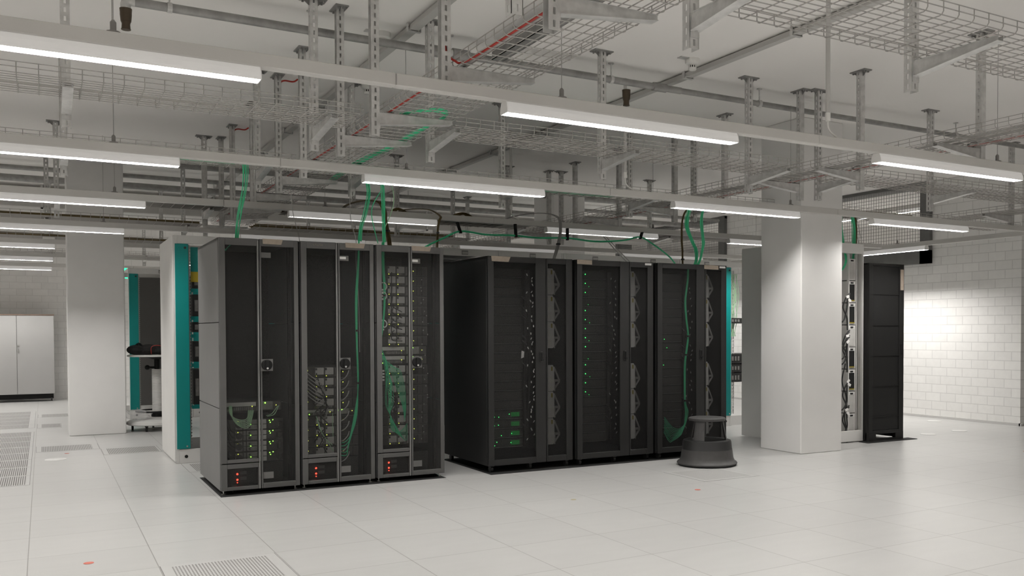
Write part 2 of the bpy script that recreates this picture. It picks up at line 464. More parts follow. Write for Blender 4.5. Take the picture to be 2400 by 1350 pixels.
# the lit corridor beyond the openings
rail(13.0, 8.5, 18.0, [11.5, 14.5], [], 'light rail in the room behind the mesh openings', axis='y').location.z = HC - ZR1 - 0.004
cl = [place_lum(13.0, 10.5, 'strip luminaire in the room behind the nearer mesh opening', math.pi / 2),
place_lum(13.0, 12.5, 'strip luminaire in the room behind the brick wall between the openings', math.pi / 2),
place_lum(13.0, 15.5, 'strip luminaire in the room behind the farther mesh opening', math.pi / 2)]
for o in cl:
    o.location.z = HC - ZR1 - 0.004
    for c in o.children:
        if c.type == 'LIGHT': c.data = c.data.copy(); c.data.energy = LAMP_W * 1.6; c.data.spread = math.radians(165)
# ================================================================== wire mesh trays
mat('galv', (0.60, 0.595, 0.58), 0.42, metal=0.35, noise=0.14, nscale=22)
mat('galv_wire', (0.42, 0.405, 0.385), 0.42, metal=0.4)
mat('galv_dark', (0.30, 0.295, 0.285), 0.5, metal=0.3, noise=0.15, nscale=18)
ZT = 2.612; RIM = 0.054
def tray(axis, lo, hi, a, b, label, group=None, z=ZT):
    m = MB(); r = 0.0027
    P = (lambda u, t, zz: (t, u, zz)) if axis == 'x' else (lambda u, t, zz: (u, t, zz))
    n = max(2, round((hi - lo) / 0.05)); us = [lo + 0.012 + (hi - lo - 0.024) * i / n for i in range(n + 1)]
    for u in us: m.tube([P(u, a, z), P(u, b, z)], r, 5)
    for u in (lo, hi):
        for zz in (z + 0.027, z + RIM): m.tube([P(u, a, zz), P(u, b, zz)], r, 5)
    t = math.ceil(a / 0.1) * 0.1
    while t <= b:
        q = 0.016; d = 0.0048
        zb = z - d
        m.tube([P(lo - 0.003, t, z + RIM), P(lo - 0.003, t, zb + q), P(lo + q * .3, t, zb + q * .3), P(lo + q, t, zb), P(hi - q, t, zb), P(hi - q * .3, t, zb + q * .3), P(hi + 0.003, t, zb + q), P(hi + 0.003, t, z + RIM)], r, 5)
        t += 0.1
    o = m.build('wire_mesh_tray', 'galv_wire', None, smooth=True)
    return tag(o, label, 'cable tray', group)
tray('x', 2.62, 3.11, 2.42, 5.40, 'nearest wire mesh tray, crossing the top right corner under the ceiling')
tray('x', 5.62, 6.09, -5.5, 1.72, 'empty wire mesh tray behind the nearest light rail on the left')
tray('x', 5.62, 6.09, 2.33, 5.36, 'empty wire mesh tray between the two long trays, behind the nearest light rail')
tray('x', 5.62, 6.09, 5.98, 10.9, 'empty wire mesh tray running right from the column towards the brick wall')
tray('y', 1.81, 2.27, 1.6, 12.2, 'long wire mesh tray with a red cable and green cables, leading away at centre')
tray('y', 5.44, 5.90, 2.8, 16.0, 'long wire mesh tray passing the right column, with a red cable on one edge')
tray('x', 7.46, 7.98, -5.5, 1.74, 'wire mesh tray just behind the second light rail on the left, green cables inside')
tray('x', 7.46, 7.98, 2.33, 5.38, 'wire mesh tray just behind the second light rail above the black racks, green cables inside')
tray('x', 7.44, 7.93, 5.98, 10.9, 'wire mesh tray with a dangling cable drop above the open white rack')
tray('x', 10.42, 10.9, -5.5, 1.74, 'wire mesh tray behind the third light rail on the left, filled with brown cables')
tray('x', 10.42, 10.9, 2.33, 5.38, 'wire mesh tray behind the third light rail above the white rack row, brown cables')
tray('x', 10.42, 10.9, 5.98, 10.9, 'wire mesh tray behind the third light rail near the mesh openings')
tray('x', 12.28, 12.76, -5.5, 1.74, 'wire mesh tray crossing in front of the left column with brown cables')
tray('x', 12.28, 12.76, 2.33, 5.38, 'wire mesh tray in the fifth row back above the racks')
tray('x', 14.9, 15.36, -5.5, 1.74, 'wire mesh tray behind the fifth light rail on the far left')
tray('x', 17.7, 18.16, -5.5, 4.0, 'farthest wire mesh tray, seen left of the column below the rails')
tray('y', 9.25, 9.7, 6.12, 7.42, 'wire mesh tray at the far right, leading towards the mesh opening')

# ================================================================== hangers
def make_hanger(arm):
    t = thing('ceiling_hanger', 'perforated hanger template %s' % arm, 'hanger')
    Lz = 1.0; p = MB()
    def plate(fixed, axis, flip=1, holes=True):
        th = 0.0025; hw = 0.025; s = 0.006
        def bx(u0, u1, z0, z1):
            if axis == 'x': p.box(fixed, u0, z0, fixed + th * flip, u1, z1)
            else: p.box(u0, fixed, z0, u1, fixed + th * flip, z1)
        if not holes: bx(-hw, hw, -Lz, 0); return
        bx(-hw, -s, -Lz, 0); bx(s, hw, -Lz, 0)
        z = -Lz; k = 0
        bx(-s, s, -Lz, -Lz + 0.011)
        z = -Lz + 0.011
        while z < -0.02:
            bx(-s, s, z + 0.028, min(0, z + 0.05)); z += 0.05
    plate(0.025, 'x', -1)
    plate(-0.025, 'y', 1); plate(0.025, 'y', -1, False)
    p.build('post', 'galv', t)
    h = MB().bbox(-0.045, -0.085, -0.009, 0.045, 0.085, 0.0, 0.002)
    for s in (-1, 1):
        h.prism([(s*0.026, -0.008), (s*0.07, -0.008), (s*0.026, -0.045)], 'x', -0.003, 0.003)
        for q in (-1, 1): h.cyl(q*0.022, s*0.062, -0.022, -0.008, 0.008, 6)
    h.build('head_plate', 'galv_dark', t)
    if arm:
        zt = ZT - 0.0075 - HC; e = 0.026; L = 0.50
        b = MB()
        b.box(e, -0.022, zt - 0.1, e + 0.005, 0.022, zt)
        for y in (-0.019, 0.017):
            b.prism([(e + 0.005, zt), (L, zt), (L, zt - 0.022), (e + 0.005, zt - 0.072)], 'y', y, y + 0.002)
        b.prism([(e + 0.005, zt - 0.072), (L, zt - 0.022), (L, zt - 0.025), (e + 0.005, zt - 0.075)], 'y', -0.026, 0.026)
        b.box(e + 0.02, -0.026, zt - 0.002, L, -0.017, zt).box(e + 0.02, 0.017, zt - 0.002, L, 0.026, zt)
        for zz in (-0.03, -0.07): b.tube([(e + 0.005, 0, zt + zz), (e + 0.016, 0, zt + zz)], 0.008, 6)
        b.build('cantilever_arm', 'galv', t)
    return t
hang = {True: make_hanger(True), False: make_hanger(False)}
hang_used = {True: False, False: False}
def hanger(x, y, rz, label, arm=True, dz=0.0):
    if not hang_used[arm]:
        hang_used[arm] = True; o = hang[arm]; LABELS[label] = 1; o['label'] = label
    else: o = copy_tree(hang[arm], label=label)
    o.location = (x, y, HC); o.rotation_euler = (0, 0, rz); o['group'] = 'slotted steel hangers under the ceiling'
    return o
ROWS = [
    ('the nearest crossing tray', 3.165, [1.55, 2.38, 3.75], [False, True, True]),
    ('the crossing tray behind the nearest light rail', 6.19, [0.135, 1.56, 2.37, 3.79, 5.28, 6.10, 7.62], None),
    ('the crossing tray behind the second light rail', 8.08, [0.155, 1.565, 2.36, 3.82, 5.28, 6.12, 7.6], None),
    ('the crossing tray behind the third light rail', 11.08, [0.142, 1.575, 3.80, 5.32, 6.13, 7.59], None),
    ('the crossing tray beside the left column', 12.93, [0.06, 1.58, 3.8, 5.3], None),
    ('the crossing tray behind the fifth light rail', 15.5, [0.1, 1.58, 3.8], None),
    ('the farthest crossing tray', 18.3, [0.15, 1.58], None)]
for nm, y, xs, arms in ROWS:
    for i, x in enumerate(xs):
        hanger(x, y, -math.pi / 2, 'slotted steel hanger behind %s, %s from the left' % (nm, ORD[i]), True if arms is None else arms[i])
for i, y in enumerate([3.25, 4.38, 5.52, 6.27, 7.31, 8.17, 9.28, 10.38, 11.08, 12.3]):
    hanger(1.755, y, 0, 'slotted steel hanger left of the long centre tray, %s from the front' % ORD[i])
for i, y in enumerate([4.40, 5.56, 6.28, 7.36, 8.22, 9.35, 10.41, 11.13, 12.4, 13.93, 15.4]):
    hanger(5.965, y, math.pi, 'slotted steel hanger right of the long right tray, %s from the front' % ORD[i])
for i, y in enumerate([6.78]):
    hanger(9.76, y, math.pi, 'slotted steel hanger with an arm beside the short far right tray')

# ================================================================== pipes, ceiling channels, detectors
mat('pipe_galv', (0.33, 0.325, 0.315), 0.5, metal=0.3, noise=0.18, nscale=14)
mat('channel_grey', (0.52, 0.51, 0.49), 0.55)
mat('brass', (0.085, 0.062, 0.04), 0.45, metal=0.4)
mat('white_plastic', (0.78, 0.77, 0.74), 0.4)
mat('black_plastic', (0.010, 0.010, 0.010), 0.6, spec=0.2)
mat('red_cable', (0.42, 0.03, 0.02), 0.5)
PY, PZ = 6.42, 3.325
t = thing('sprinkler_pipe', 'galvanised sprinkler pipe crossing the whole ceiling with brackets', 'pipe')
MB().tube([(0.50, PY, PZ), (4.72, PY, PZ)], 0.028, 14).tube([(4.72, PY, PZ), (10.8, PY, PZ)], 0.024, 14).build('pipe', 'pipe_galv', t, True)
for x, r in ((2.52, 0.042), (2.70, 0.042), (4.5, 0.036)):
    MB().tube([(x - 0.07, PY, PZ), (x - 0.065, PY, PZ), (x + 0.065, PY, PZ), (x + 0.07, PY, PZ)], [r * .85, r, r, r * .85], 14).build('coupling', 'pipe_galv', t, True)
for x in (0.72, 1.6, 2.62, 4.02, 5.6, 6.08, 8.3):
    b = MB().tube([(x, PY, PZ + 0.03), (x, PY, HC)], 0.006, 6).cyl(x, PY, HC - 0.008, HC, 0.025, 10)
    b.tube([(x - 0.014, PY, PZ), (x + 0.014, PY, PZ)], 0.033, 14)
    b.build('pipe_clip', 'galv', t)
def sprinkler(x, y, z, label, side):
    s = thing('fire_sprinkler', label, 'sprinkler', (x, y, z))
    if side: MB().tube(bez([(0.03, 0, 0.0), (-0.005, 0, -0.002), (-0.02, 0, -0.02), (-0.02, 0, -0.05)], 5), 0.03, 12).build('elbow', 'galv', s, True)
    ox = -0.02 if side else 0
    MB().lathe([(0.03, -0.13), (0.034, -0.09), (0.034, -0.075), (0.036, -0.05)], ox, 0, 14).build('socket', 'brass', s, True)
    MB().lathe([(0.026, -0.175), (0.024, -0.145), (0.028, -0.13)], ox, 0, 12).lathe([(0.028, -0.18), (0.028, -0.174)], ox, 0, 12).build('nozzle', 'brass', s, True)
sprinkler(0.49, PY, PZ, 'brass sprinkler head on an elbow at the left end of the pipe', True)
sprinkler(4.20, PY + 0.05, PZ, 'brass sprinkler head below the middle of the ceiling pipe', False)
# pipes and ducts far back on the left
for i, (y, z, r, lab) in enumerate([(12.62, 3.37, 0.045, 'grey pipe under the ceiling passing in front of the left column'), (13.75, 3.36, 0.03, 'thin grey pipe under the ceiling behind the left column'),
                                    (14.25, 3.30, 0.045, 'thicker grey pipe under the ceiling behind the left column'), (14.55, 3.20, 0.03, 'lowest thin grey pipe under the far ceiling')]):
    t = thing('ceiling_pipe', lab, 'pipe'); MB().tube([(-5.5, y, z), (11, y, z)], r, 12).build('pipe', 'pipe_galv', t, True)
    b = MB()
    for x in (-3, -0.6, 2.2, 4.9, 7.6): b.tube([(x, y, z), (x, y, HC)], 0.007, 5)
    b.build('drop_rods', 'galv', t)
t = thing('ceiling_duct', 'flat pale duct hung under the far left ceiling', 'duct'); MB().bbox(-5.5, 15.9, 3.12, 11, 16.5, 3.3, 0.01).build('duct', 'channel_grey', t)
b = MB()
for x in (-3, 0.0, 3.0, 6.0): b.box(x, 15.88, 3.1, x + 0.03, 15.9, HC).box(x, 16.5, 3.1, x + 0.03, 16.52, HC).box(x, 15.88, 3.1, x + 0.03, 16.52, 3.12)
b.build('duct_hanger', 'galv', t)
# channels on the ceiling running away from the viewer
def channel(x, y0, y1, label):
    t = thing('cable_channel', label, 'cable channel')
    MB().bbox(x - 0.035, y0, HC - 0.05, x + 0.035, y1, HC - 0.012, 0.004).box(x - 0.042, y0, HC - 0.056, x - 0.030, y1, HC - 0.046).build('channel', 'channel_grey', t)
    y = y0 + 0.4
    while y < y1:
        MB().prism([(x - 0.05, HC - 0.001), (x - 0.05, HC - 0.06), (x + 0.05, HC - 0.06), (x + 0.05, HC - 0.001), (x + 0.044, HC - 0.001), (x + 0.044, HC - 0.056), (x - 0.044, HC - 0.056), (x - 0.044, HC - 0.001)], 'y', y, y + 0.03).build('channel_clip', 'galv', t); y += 1.3
channel(4.72, 2.0, 20, 'grey cable channel fixed to the ceiling, passing the white smoke detector')
channel(2.30, 2.0, 20, 'grey cable channel on the ceiling left of the middle')
def detector(x, y, label):
    t = thing('smoke_detector', label, 'smoke detector', (x, y, HC))
    MB().lathe([(0.058, 0), (0.060, -0.02), (0.056, -0.038), (0.03, -0.042), (0.03, -0.05)][::-1], 0, 0, 24).build('base', 'white_plastic', t, True)
    MB().lathe([(0.028, -0.09), (0.032, -0.084), (0.032, -0.070)], 0, 0, 20).build('cap', 'white_plastic', t, True)
    c = MB()
    for k in range(10):
        a = k * math.pi / 5; c.box(0.027 * math.cos(a) - 0.003, 0.027 * math.sin(a) - 0.003, -0.072, 0.027 * math.cos(a) + 0.003, 0.027 * math.sin(a) + 0.003, -0.048)
    c.build('sensor_cage', 'white_plastic', t)
    MB().cyl(0, 0, -0.072, -0.048, 0.02, 12).build('sensor', 'black_plastic', t)
    MB().box(-0.13, -0.03, -0.006, -0.03, 0.03, 0).build('mounting_plate', 'galv', t)
detector(4.53, 6.0, 'white smoke detector on the ceiling beside the right cable channel')
detector(2.17, 6.62, 'white smoke detector on the ceiling above the sprinkler pipe')
detector(2.50, 8.05, 'white smoke detector partly behind the nearest light rail')
# white conduits dropping to the light rails
def conduit(x, y, label):
    t = thing('conduit', label, 'conduit')
    MB().tube([(x, y, 2.62), (x, y, HC)], 0.0145, 10).build('pipe', 'channel_grey', t, True)
    MB().cyl(x, y, 2.60, 2.65, 0.017, 10).build('sleeve', 'white_plastic', t, True)
    MB().tube(bez([(x, y, 2.61), (x + 0.004, y, 2.56), (x + 0.03, y, 2.53), (x + 0.09, y, 2.50)], 6), 0.006, 8).build('cable_tail', 'white_plastic', t, True)
conduit(4.30, 4.28, 'white conduit dropping from the ceiling to the nearest light rail')
conduit(4.37, 6.75, 'white conduit dropping from the ceiling to the second light rail')
conduit(4.42, 9.12, 'white conduit dropping from the ceiling to the third light rail')
# ================================================================== grey three-rack group
mat('rack_grey', (0.080, 0.0785, 0.076), 0.5, noise=0.05, nscale=5)
mat('rack_side', (0.155, 0.1525, 0.1495), 0.5, noise=0.04, nscale=4)
mat('rack_black', (0.0085, 0.0083, 0.008), 0.5, noise=0.06, nscale=5)
mat('rack_inside', (0.007, 0.007, 0.0068), 0.7)
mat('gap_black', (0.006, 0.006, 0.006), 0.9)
perforated('door_mesh_grey', (0.018, 0.0174, 0.0165), 0.50, 170)
perforated('door_mesh_black', (0.007, 0.0068, 0.0066), 0.52, 170)
mat('plate_grey', (0.12, 0.118, 0.113), 0.5)
mat('chrome', (0.62, 0.62, 0.60), 0.25, metal=0.8)
mat('tape_tan', (0.36, 0.30, 0.245), 0.8, noise=0.08, nscale=40)
mat('label_white', (0.85, 0.84, 0.82), 0.6)
mat('ink', (0.10, 0.10, 0.10), 0.7)
mat('castor_black', (0.02, 0.02, 0.02), 0.5)
mat('led_green', (0.1, 0.4, 0.05), 0.4, emit=(0.35, 1.0, 0.10), estr=5.0)
mat('led_yellow', (0.4, 0.4, 0.05), 0.4, emit=(0.75, 0.85, 0.12), estr=2.2)
mat('led_pure', (0.1, 0.4, 0.1), 0.4, emit=(0.06, 1.0, 0.18), estr=4.0)
mat('led_red', (0.4, 0.02, 0.01), 0.4, emit=(1.0, 0.06, 0.03), estr=5.0)
mat('strip_light_grey', (0.24, 0.236, 0.228), 0.45)

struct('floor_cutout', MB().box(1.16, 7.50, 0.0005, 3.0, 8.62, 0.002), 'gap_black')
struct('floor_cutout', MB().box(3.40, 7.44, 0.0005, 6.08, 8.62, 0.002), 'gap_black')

def castor(b, x, y, r=0.028):
    b.box(x - 0.018, y - 0.03, 2*r - 0.008, x + 0.018, y + 0.03, 2*r + 0.012)
    b.tube([(x - 0.012, y, r), (x + 0.012, y, r)], r, 14)
def leaf(t, x0, x1, z0, z1, mx0, mx1, mz0, mz1, m, mesh, y=0.0, th=0.028):
    b = MB()
    b.bbox(x0, y, z0, mx0, y + th, z1, 0.002).bbox(mx1, y, z0, x1, y + th, z1, 0.002)
    b.bbox(mx0, y, mz1, mx1, y + th, z1, 0.0015).bbox(mx0, y, z0, mx1, y + th, mz0, 0.0015)
    d = b.build('door', m, t)
    MB().quad((mx0, y + 0.014, mz0), (mx1, y + 0.014, mz0), (mx1, y + 0.014, mz1), (mx0, y + 0.014, mz1)).build('perforated_panel', mesh, d)
    return d
def make_grey_rack():
    t = thing('server_rack', 'grey rack template', 'server rack')
    W, D, H = 0.606, 1.075, 2.0
    zb = 0.035
    # left side panels show two joints
    for x0, x1 in ((0, 0.02), (W - 0.02, W)):
        for a, c in ((zb, 0.672), (0.678, 1.342), (1.348, H)):
            MB().bbox(x0, 0.03, a, x1, D, c, 0.002).build('side_panel', 'rack_side', t)
    MB().box(0, 0.03, H - 0.02, W, D, H).build('top_panel', 'rack_grey', t)
    MB().box(0.02, 0.03, zb, W - 0.02, D, zb + 0.015).build('bottom_panel', 'rack_inside', t)
    MB().box(0.02, D - 0.02, zb, W - 0.02, D, H - 0.02).build('back_panel', 'rack_inside', t)
    r = MB()
    for x in (0.045, W - 0.065): r.box(x, 0.10, zb + 0.02, x + 0.02, 0.13, H - 0.02)
    r.build('mounting_rails', 'rack_inside', t)
    leaf(t, 0.004, 0.288, 0.248, H, 0.050, 0.284, 0.275, 1.945, 'rack_grey', 'door_mesh_grey')
    leaf(t, 0.004, 0.288, zb, 0.240, 0.050, 0.280, 0.062, 0.205, 'rack_grey', 'door_mesh_grey')
    d = leaf(t, 0.304, 0.602, zb, H, 0.318, 0.568, 0.075, 1.945, 'rack_grey', 'door_mesh_grey')
    MB().box(0.289, 0.002, zb, 0.297, 0.02, H - 0.01).build('door_edge_strip', 'strip_light_grey', t)
    l = MB().box(0.306, -0.006, 0.962, 0.398, 0.0, 1.056).build('latch_plate', 'plate_grey', d)
    k = MB().tube([(0.350, -0.006, 1.010), (0.350, -0.022, 1.010)], 0.042, 24)
    k.tube([(0.350, -0.022, 1.010), (0.350, -0.026, 1.010)], [0.042, 0.038], 24).bbox(0.338, -0.040, 0.974, 0.362, -0.022, 1.046, 0.004)
    k.build('rotary_handle', 'black_plastic', l)
    MB().tube([(0.350, -0.040, 0.984), (0.350, -0.043, 0.984)], 0.008, 12).build('key_lock', 'chrome', l)
    MB().box(0.307, 0.008, 1.855, 0.392, 0.012, 1.897).build('label_plate', 'plate_grey', d)
    MB().box(0.320, 0.008, 0.108, 0.398, 0.012, 0.160).build('label_plate', 'plate_grey', d)
    for x in (0.03, W - 0.03):
        for y in (0.06, D - 0.05):
            MB().cyl(x, y, 0.0, 0.008, 0.018, 12).cyl(x, y, 0.008, zb + 0.01, 0.005, 8).cyl(x, y, 0.022, 0.028, 0.010, 6).build('levelling_foot', 'chrome', t)
    for x in (0.12, W - 0.12):
        for y in (0.12, D - 0.12):
            b = MB(); castor(b, x, y, 0.02); b.build('castor', 'castor_black', t)
    return t
GX, GY = [1.168, 1.787, 2.408], 7.56
g0 = make_grey_rack()
GL = ['grey server rack at the left end of the grey group, mostly empty above', 'middle grey server rack with one green cable hanging down inside', 'grey server rack at the right end of the grey group, full of storage shelves']
GR = [g0] + [copy_tree(g0, label=GL[i]) for i in (1, 2)]
for i, o in enumerate(GR):
    o['label'] = GL[i]; LABELS[GL[i]] = 1; o['group'] = 'three grey server racks'; o.location = (GX[i], GY, 0)
def child(o, name): return [c for c in o.children if c.name.split('.')[0] == name]
def tape(parent, x0, x1, z0, z1, y, skew=0.01):
    b = MB().prism([(x0, z0 + 0.002), (x1 - skew, z0), (x1, z1 - 0.002), (x0 - skew * 0.3, z1)], 'y', y, y - 0.0015)
    return b.build('masking_tape', 'tape_tan', parent, label='strip of tan masking tape')
tape(GR[0], 0.332, 0.484, 1.962, 2.004, -0.0005, 0.012)
tape(GR[1], 0.367, 0.530, 1.962, 2.004, -0.0005, 0.012)
tape(GR[2], 0.317, 0.490, 1.962, 2.004, -0.0005, 0.014)
for i, rd in ((1, -1), (2, -1)):
    MB().bbox(0.318, 0.0045, 1.868, 0.370, 0.0075, 1.888, 0.001).build('white_name_label', 'label_white', GR[i], label='small white label')
c = MB()          # chalk scribble on the middle rack's top bar
for k, (a, z) in enumerate([(0.10, 0.0), (0.118, 0.004), (0.135, -0.002), (0.152, 0.003), (0.168, 0.0)]):
    c.tube([(a, -0.001, 1.975 + z), (a + 0.010, -0.001, 1.979 + z), (a + 0.004, -0.001, 1.972 + z), (a + 0.013, -0.001, 1.970 + z)], 0.001, 4)
c.build('chalk_scribble', 'tape_tan', GR[1])

# ---------------------------------------------------------------- equipment
mat('chassis', (0.055, 0.053, 0.050), 0.5)
mat('chassis_black', (0.022, 0.022, 0.021), 0.45)
mat('module_grey', (0.52, 0.51, 0.49), 0.5, noise=0.06, nscale=20)
mat('module_mid', (0.20, 0.195, 0.185), 0.5, noise=0.2, nscale=40)
mat('module_dark', (0.035, 0.034, 0.032), 0.5)
mat('cable_green', (0.07, 0.62, 0.31), 0.5)
mat('cable_pale', (0.42, 0.66, 0.42), 0.5)
mat('cable_black', (0.015, 0.015, 0.015), 0.5)
mat('cable_grey', (0.36, 0.35, 0.34), 0.5)
mat('cable_brown', (0.11, 0.075, 0.02), 0.55)
mat('cable_yellow', (0.38, 0.34, 0.12), 0.5)
def led(parent, x, z, m, y=-0.012, r=0.0045):
    return MB().ball(x, y, z, r, 0.004, r, 6, 4).build('status_light', m, parent)
U2 = 0.0865
def make_shelf():
    """2-unit storage shelf seen from its back"""
    t = thing('storage_shelf', 'shelf template', 'storage shelf')
    h = U2 - 0.003
    MB().box(0, 0, 0, 0.44, 0.55, h).build('chassis', 'chassis', t)
    MB().box(0.004, -0.006, 0.004, 0.072, 0, h - 0.004).build('controller', 'module_dark', t)
    for x in (0.082, 0.162):
        m = MB().bbox(x, -0.012, 0.022, x + 0.070, 0, h - 0.004, 0.002).build('power_module', 'module_grey', t)
        p = MB().box(x + 0.001, -0.014, h - 0.024, x + 0.014, -0.012, h - 0.006)
        p.build('release_tab', 'module_dark', m)
        v = MB()
        for k in range(7): v.box(x + 0.012 + k * 0.007, -0.010, 0.006, x + 0.015 + k * 0.007, 0, 0.018)
        v.build('connector', 'module_mid', t)
    v = MB().box(0.246, -0.004, 0.006, 0.280, 0, h - 0.006).build('vent_panel', 'module_mid', t)
    MB().box(0.287, -0.008, 0.012, 0.291, 0, h - 0.012).build('pull_handle', 'module_grey', t)
    for k in range(3): MB().box(0.302 + k * 0.045, -0.008, 0.010, 0.340 + k * 0.045, 0, h - 0.010).build('port_module', 'module_dark', t)
    led(t, 0.018, h * 0.70, 'led_yellow'); led(t, 0.092, 0.012, 'led_yellow'); led(t, 0.172, 0.012, 'led_yellow'); led(t, 0.310, h * 0.52, 'led_yellow')
    return t
sh0 = make_shelf(); sh_first = [True]
def shelf(x, y, z, label):
    if sh_first[0]: sh_first[0] = False; o = sh0; o['label'] = label; LABELS[label] = 1
    else: o = copy_tree(sh0, label=label)
    o.location = (x, y, z); o['group'] = 'storage shelves in the grey racks'; return o
IX = 0.062; IY = 7.70
for k in range(8):
    shelf(GX[2] + IX, IY, 1.84 - U2 * (k + 1), 'two-unit storage shelf in the right grey rack, %s from the top of the upper block' % ORD[k])
for k in range(8):
    shelf(GX[2] + IX, IY, 0.985 - U2 * (k + 1), 'two-unit storage shelf in the right grey rack, %s below the door handle' % ORD[k])
for k in range(4):
    shelf(GX[1] + IX, IY, 0.980 - U2 * (k + 1), 'two-unit storage shelf in the middle grey rack, %s from the top' % ORD[k])
for k in range(4):
    shelf(GX[1] + IX, IY, 0.575 - U2 * (k + 1), 'two-unit storage shelf in the middle grey rack, %s below the flat controller' % ORD[k])
def make_server():
    t = thing('rack_server', 'server template', 'server')
    h = U2 - 0.003
    MB().box(0, 0, 0, 0.44, 0.6, h).build('chassis', 'chassis', t)
    MB().bbox(0.070, -0.010, 0.006, 0.125, 0, h - 0.006, 0.002).build('fan_module', 'module_mid', t)
    MB().tube([(0.098, -0.010, h/2), (0.098, -0.013, h/2)], 0.026, 20).build('fan_grille', 'module_dark', t)
    for k in range(2):
        MB().box(0.132, -0.010, 0.006 + k*0.040, 0.150, 0, 0.040 + k*0.040).build('port_block', 'module_mid', t)
        m = MB().bbox(0.158, -0.010, 0.006 + k*0.040, 0.236, 0, 0.040 + k*0.040, 0.001).build('card_slot', 'module_mid', t)
        MB().box(0.170, -0.012, 0.014 + k*0.040, 0.184, -0.010, 0.030 + k*0.040).build('socket', 'module_dark', m)
        MB().bbox(0.248, -0.010, 0.006 + k*0.040, 0.308, 0, 0.040 + k*0.040, 0.001).build('power_module', 'module_grey', t)
    MB().box(0.318, -0.008, 0.005, 0.385, 0, h - 0.005).build('vent_panel', 'module_dark', t)
    MB().bbox(0.39, -0.03, 0.012, 0.43, 0, h - 0.02, 0.008).build('cable_arm', 'module_dark', t)
    led(t, 0.090, h - 0.012, 'led_yellow', -0.014); led(t, 0.186, 0.044, 'led_green', -0.014)
    led(t, 0.332, h - 0.014, 'led_green'); led(t, 0.338, h - 0.030, 'led_green'); led(t, 0.358, h - 0.010, 'led_green')
    return t
sv0 = make_server()
SL = ['two-unit server in the left grey rack, %s from the top of the stack' % ORD[k] for k in range(4)]
for k in range(4):
    o = sv0 if k == 0 else copy_tree(sv0, label=SL[k])
    o['label'] = SL[k]; LABELS[SL[k]] = 1; o.location = (GX[0] + IX, IY, 0.575 - U2 * (k + 1)); o['group'] = 'servers in the left grey rack'
def controller(x, y, z, label, hh=0.074):
    t = thing('network_switch', label, 'switch', (x, y, z))
    MB().box(0, 0, 0, 0.43, 0.5, hh).build('chassis', 'chassis', t)
    MB().bbox(0.005, -0.006, hh*0.52, 0.23, 0, hh - 0.004, 0.001).build('port_panel', 'module_grey', t)
    q = MB()
    for k in range(10): q.box(0.06 + k*0.015, -0.008, 0.008, 0.071 + k*0.015, 0, hh*0.45)
    q.build('port_row', 'module_mid', t)
    MB().bbox(0.245, -0.006, 0.006, 0.36, 0, hh - 0.004, 0.001).build('power_module', 'module_mid', t)
    led(t, 0.27, hh - 0.014, 'led_green', -0.012, 0.006); led(t, 0.30, hh - 0.013, 'led_green', -0.012, 0.006); led(t, 0.20, hh*0.5, 'led_yellow'); led(t, 0.385, hh*0.55, 'led_yellow'); led(t, 0.03, 0.012, 'led_green')
    return t
controller(GX[0] + IX, IY, 0.640, 'flat grey network switch above the server stack in the left grey rack')
controller(GX[1] + IX, IY, 0.578, 'flat controller between the two shelf stacks in the middle grey rack', 0.052)
controller(GX[2] + IX, IY, 1.070, 'controller in the right grey rack, under the upper shelf block', 0.074)
controller(GX[2] + IX, IY, 0.990, 'controller in the right grey rack, level with the door handle', 0.074)
PN = ['left', 'middle', 'right']
for i in range(3):
    t = thing('power_unit', 'power unit with red lamps at the bottom of the %s grey rack' % PN[i], 'power unit', (GX[i] + IX, IY + 0.01, 0.055))
    MB().box(0, 0, 0, 0.44, 0.4, 0.165).build('chassis', 'chassis_black', t)
    for z in (0.090, 0.045):
        MB().box(0.105, -0.008, z - 0.008, 0.155, 0, z + 0.016).build('name_plate', 'plate_grey', t)
        MB().ball(0.085, -0.008, z - 0.004, 0.008, 0.006, 0.008, 8, 6).build('warning_light', 'led_red', t)
    MB().ball(0.085, -0.008, 0.018, 0.005, 0.004, 0.005, 8, 6).build('warning_light', 'led_red', t)

# ---------------------------------------------------------------- loose cables inside the grey racks
def strands(name, label, cat, paths, r, m, n=5, group=None, seg=8, ties=(), kind=None):
    b = MB()
    for p in paths: b.tube(bez(p, seg), r, n)
    if ties:
        t = thing(name, label, cat, group=group)
        b.build('strands', m, t, True)
        for (x, y, z, rr) in ties: MB().tube([(x, y, z - 0.008), (x, y, z + 0.008)], rr, 8).build('cable_tie', 'cable_black', t)
        return t
    o = b.build(name, m, None, True); return tag(o, label, cat, group, kind)
def jit(p, a): return (p[0] + random.uniform(-a, a), p[1] + random.uniform(-a, a) * .5, p[2] + random.uniform(-a, a))
def bundle(base, n, spread): return [[jit(p, spread) for p in base] for _ in range(n)]
YF = 7.645
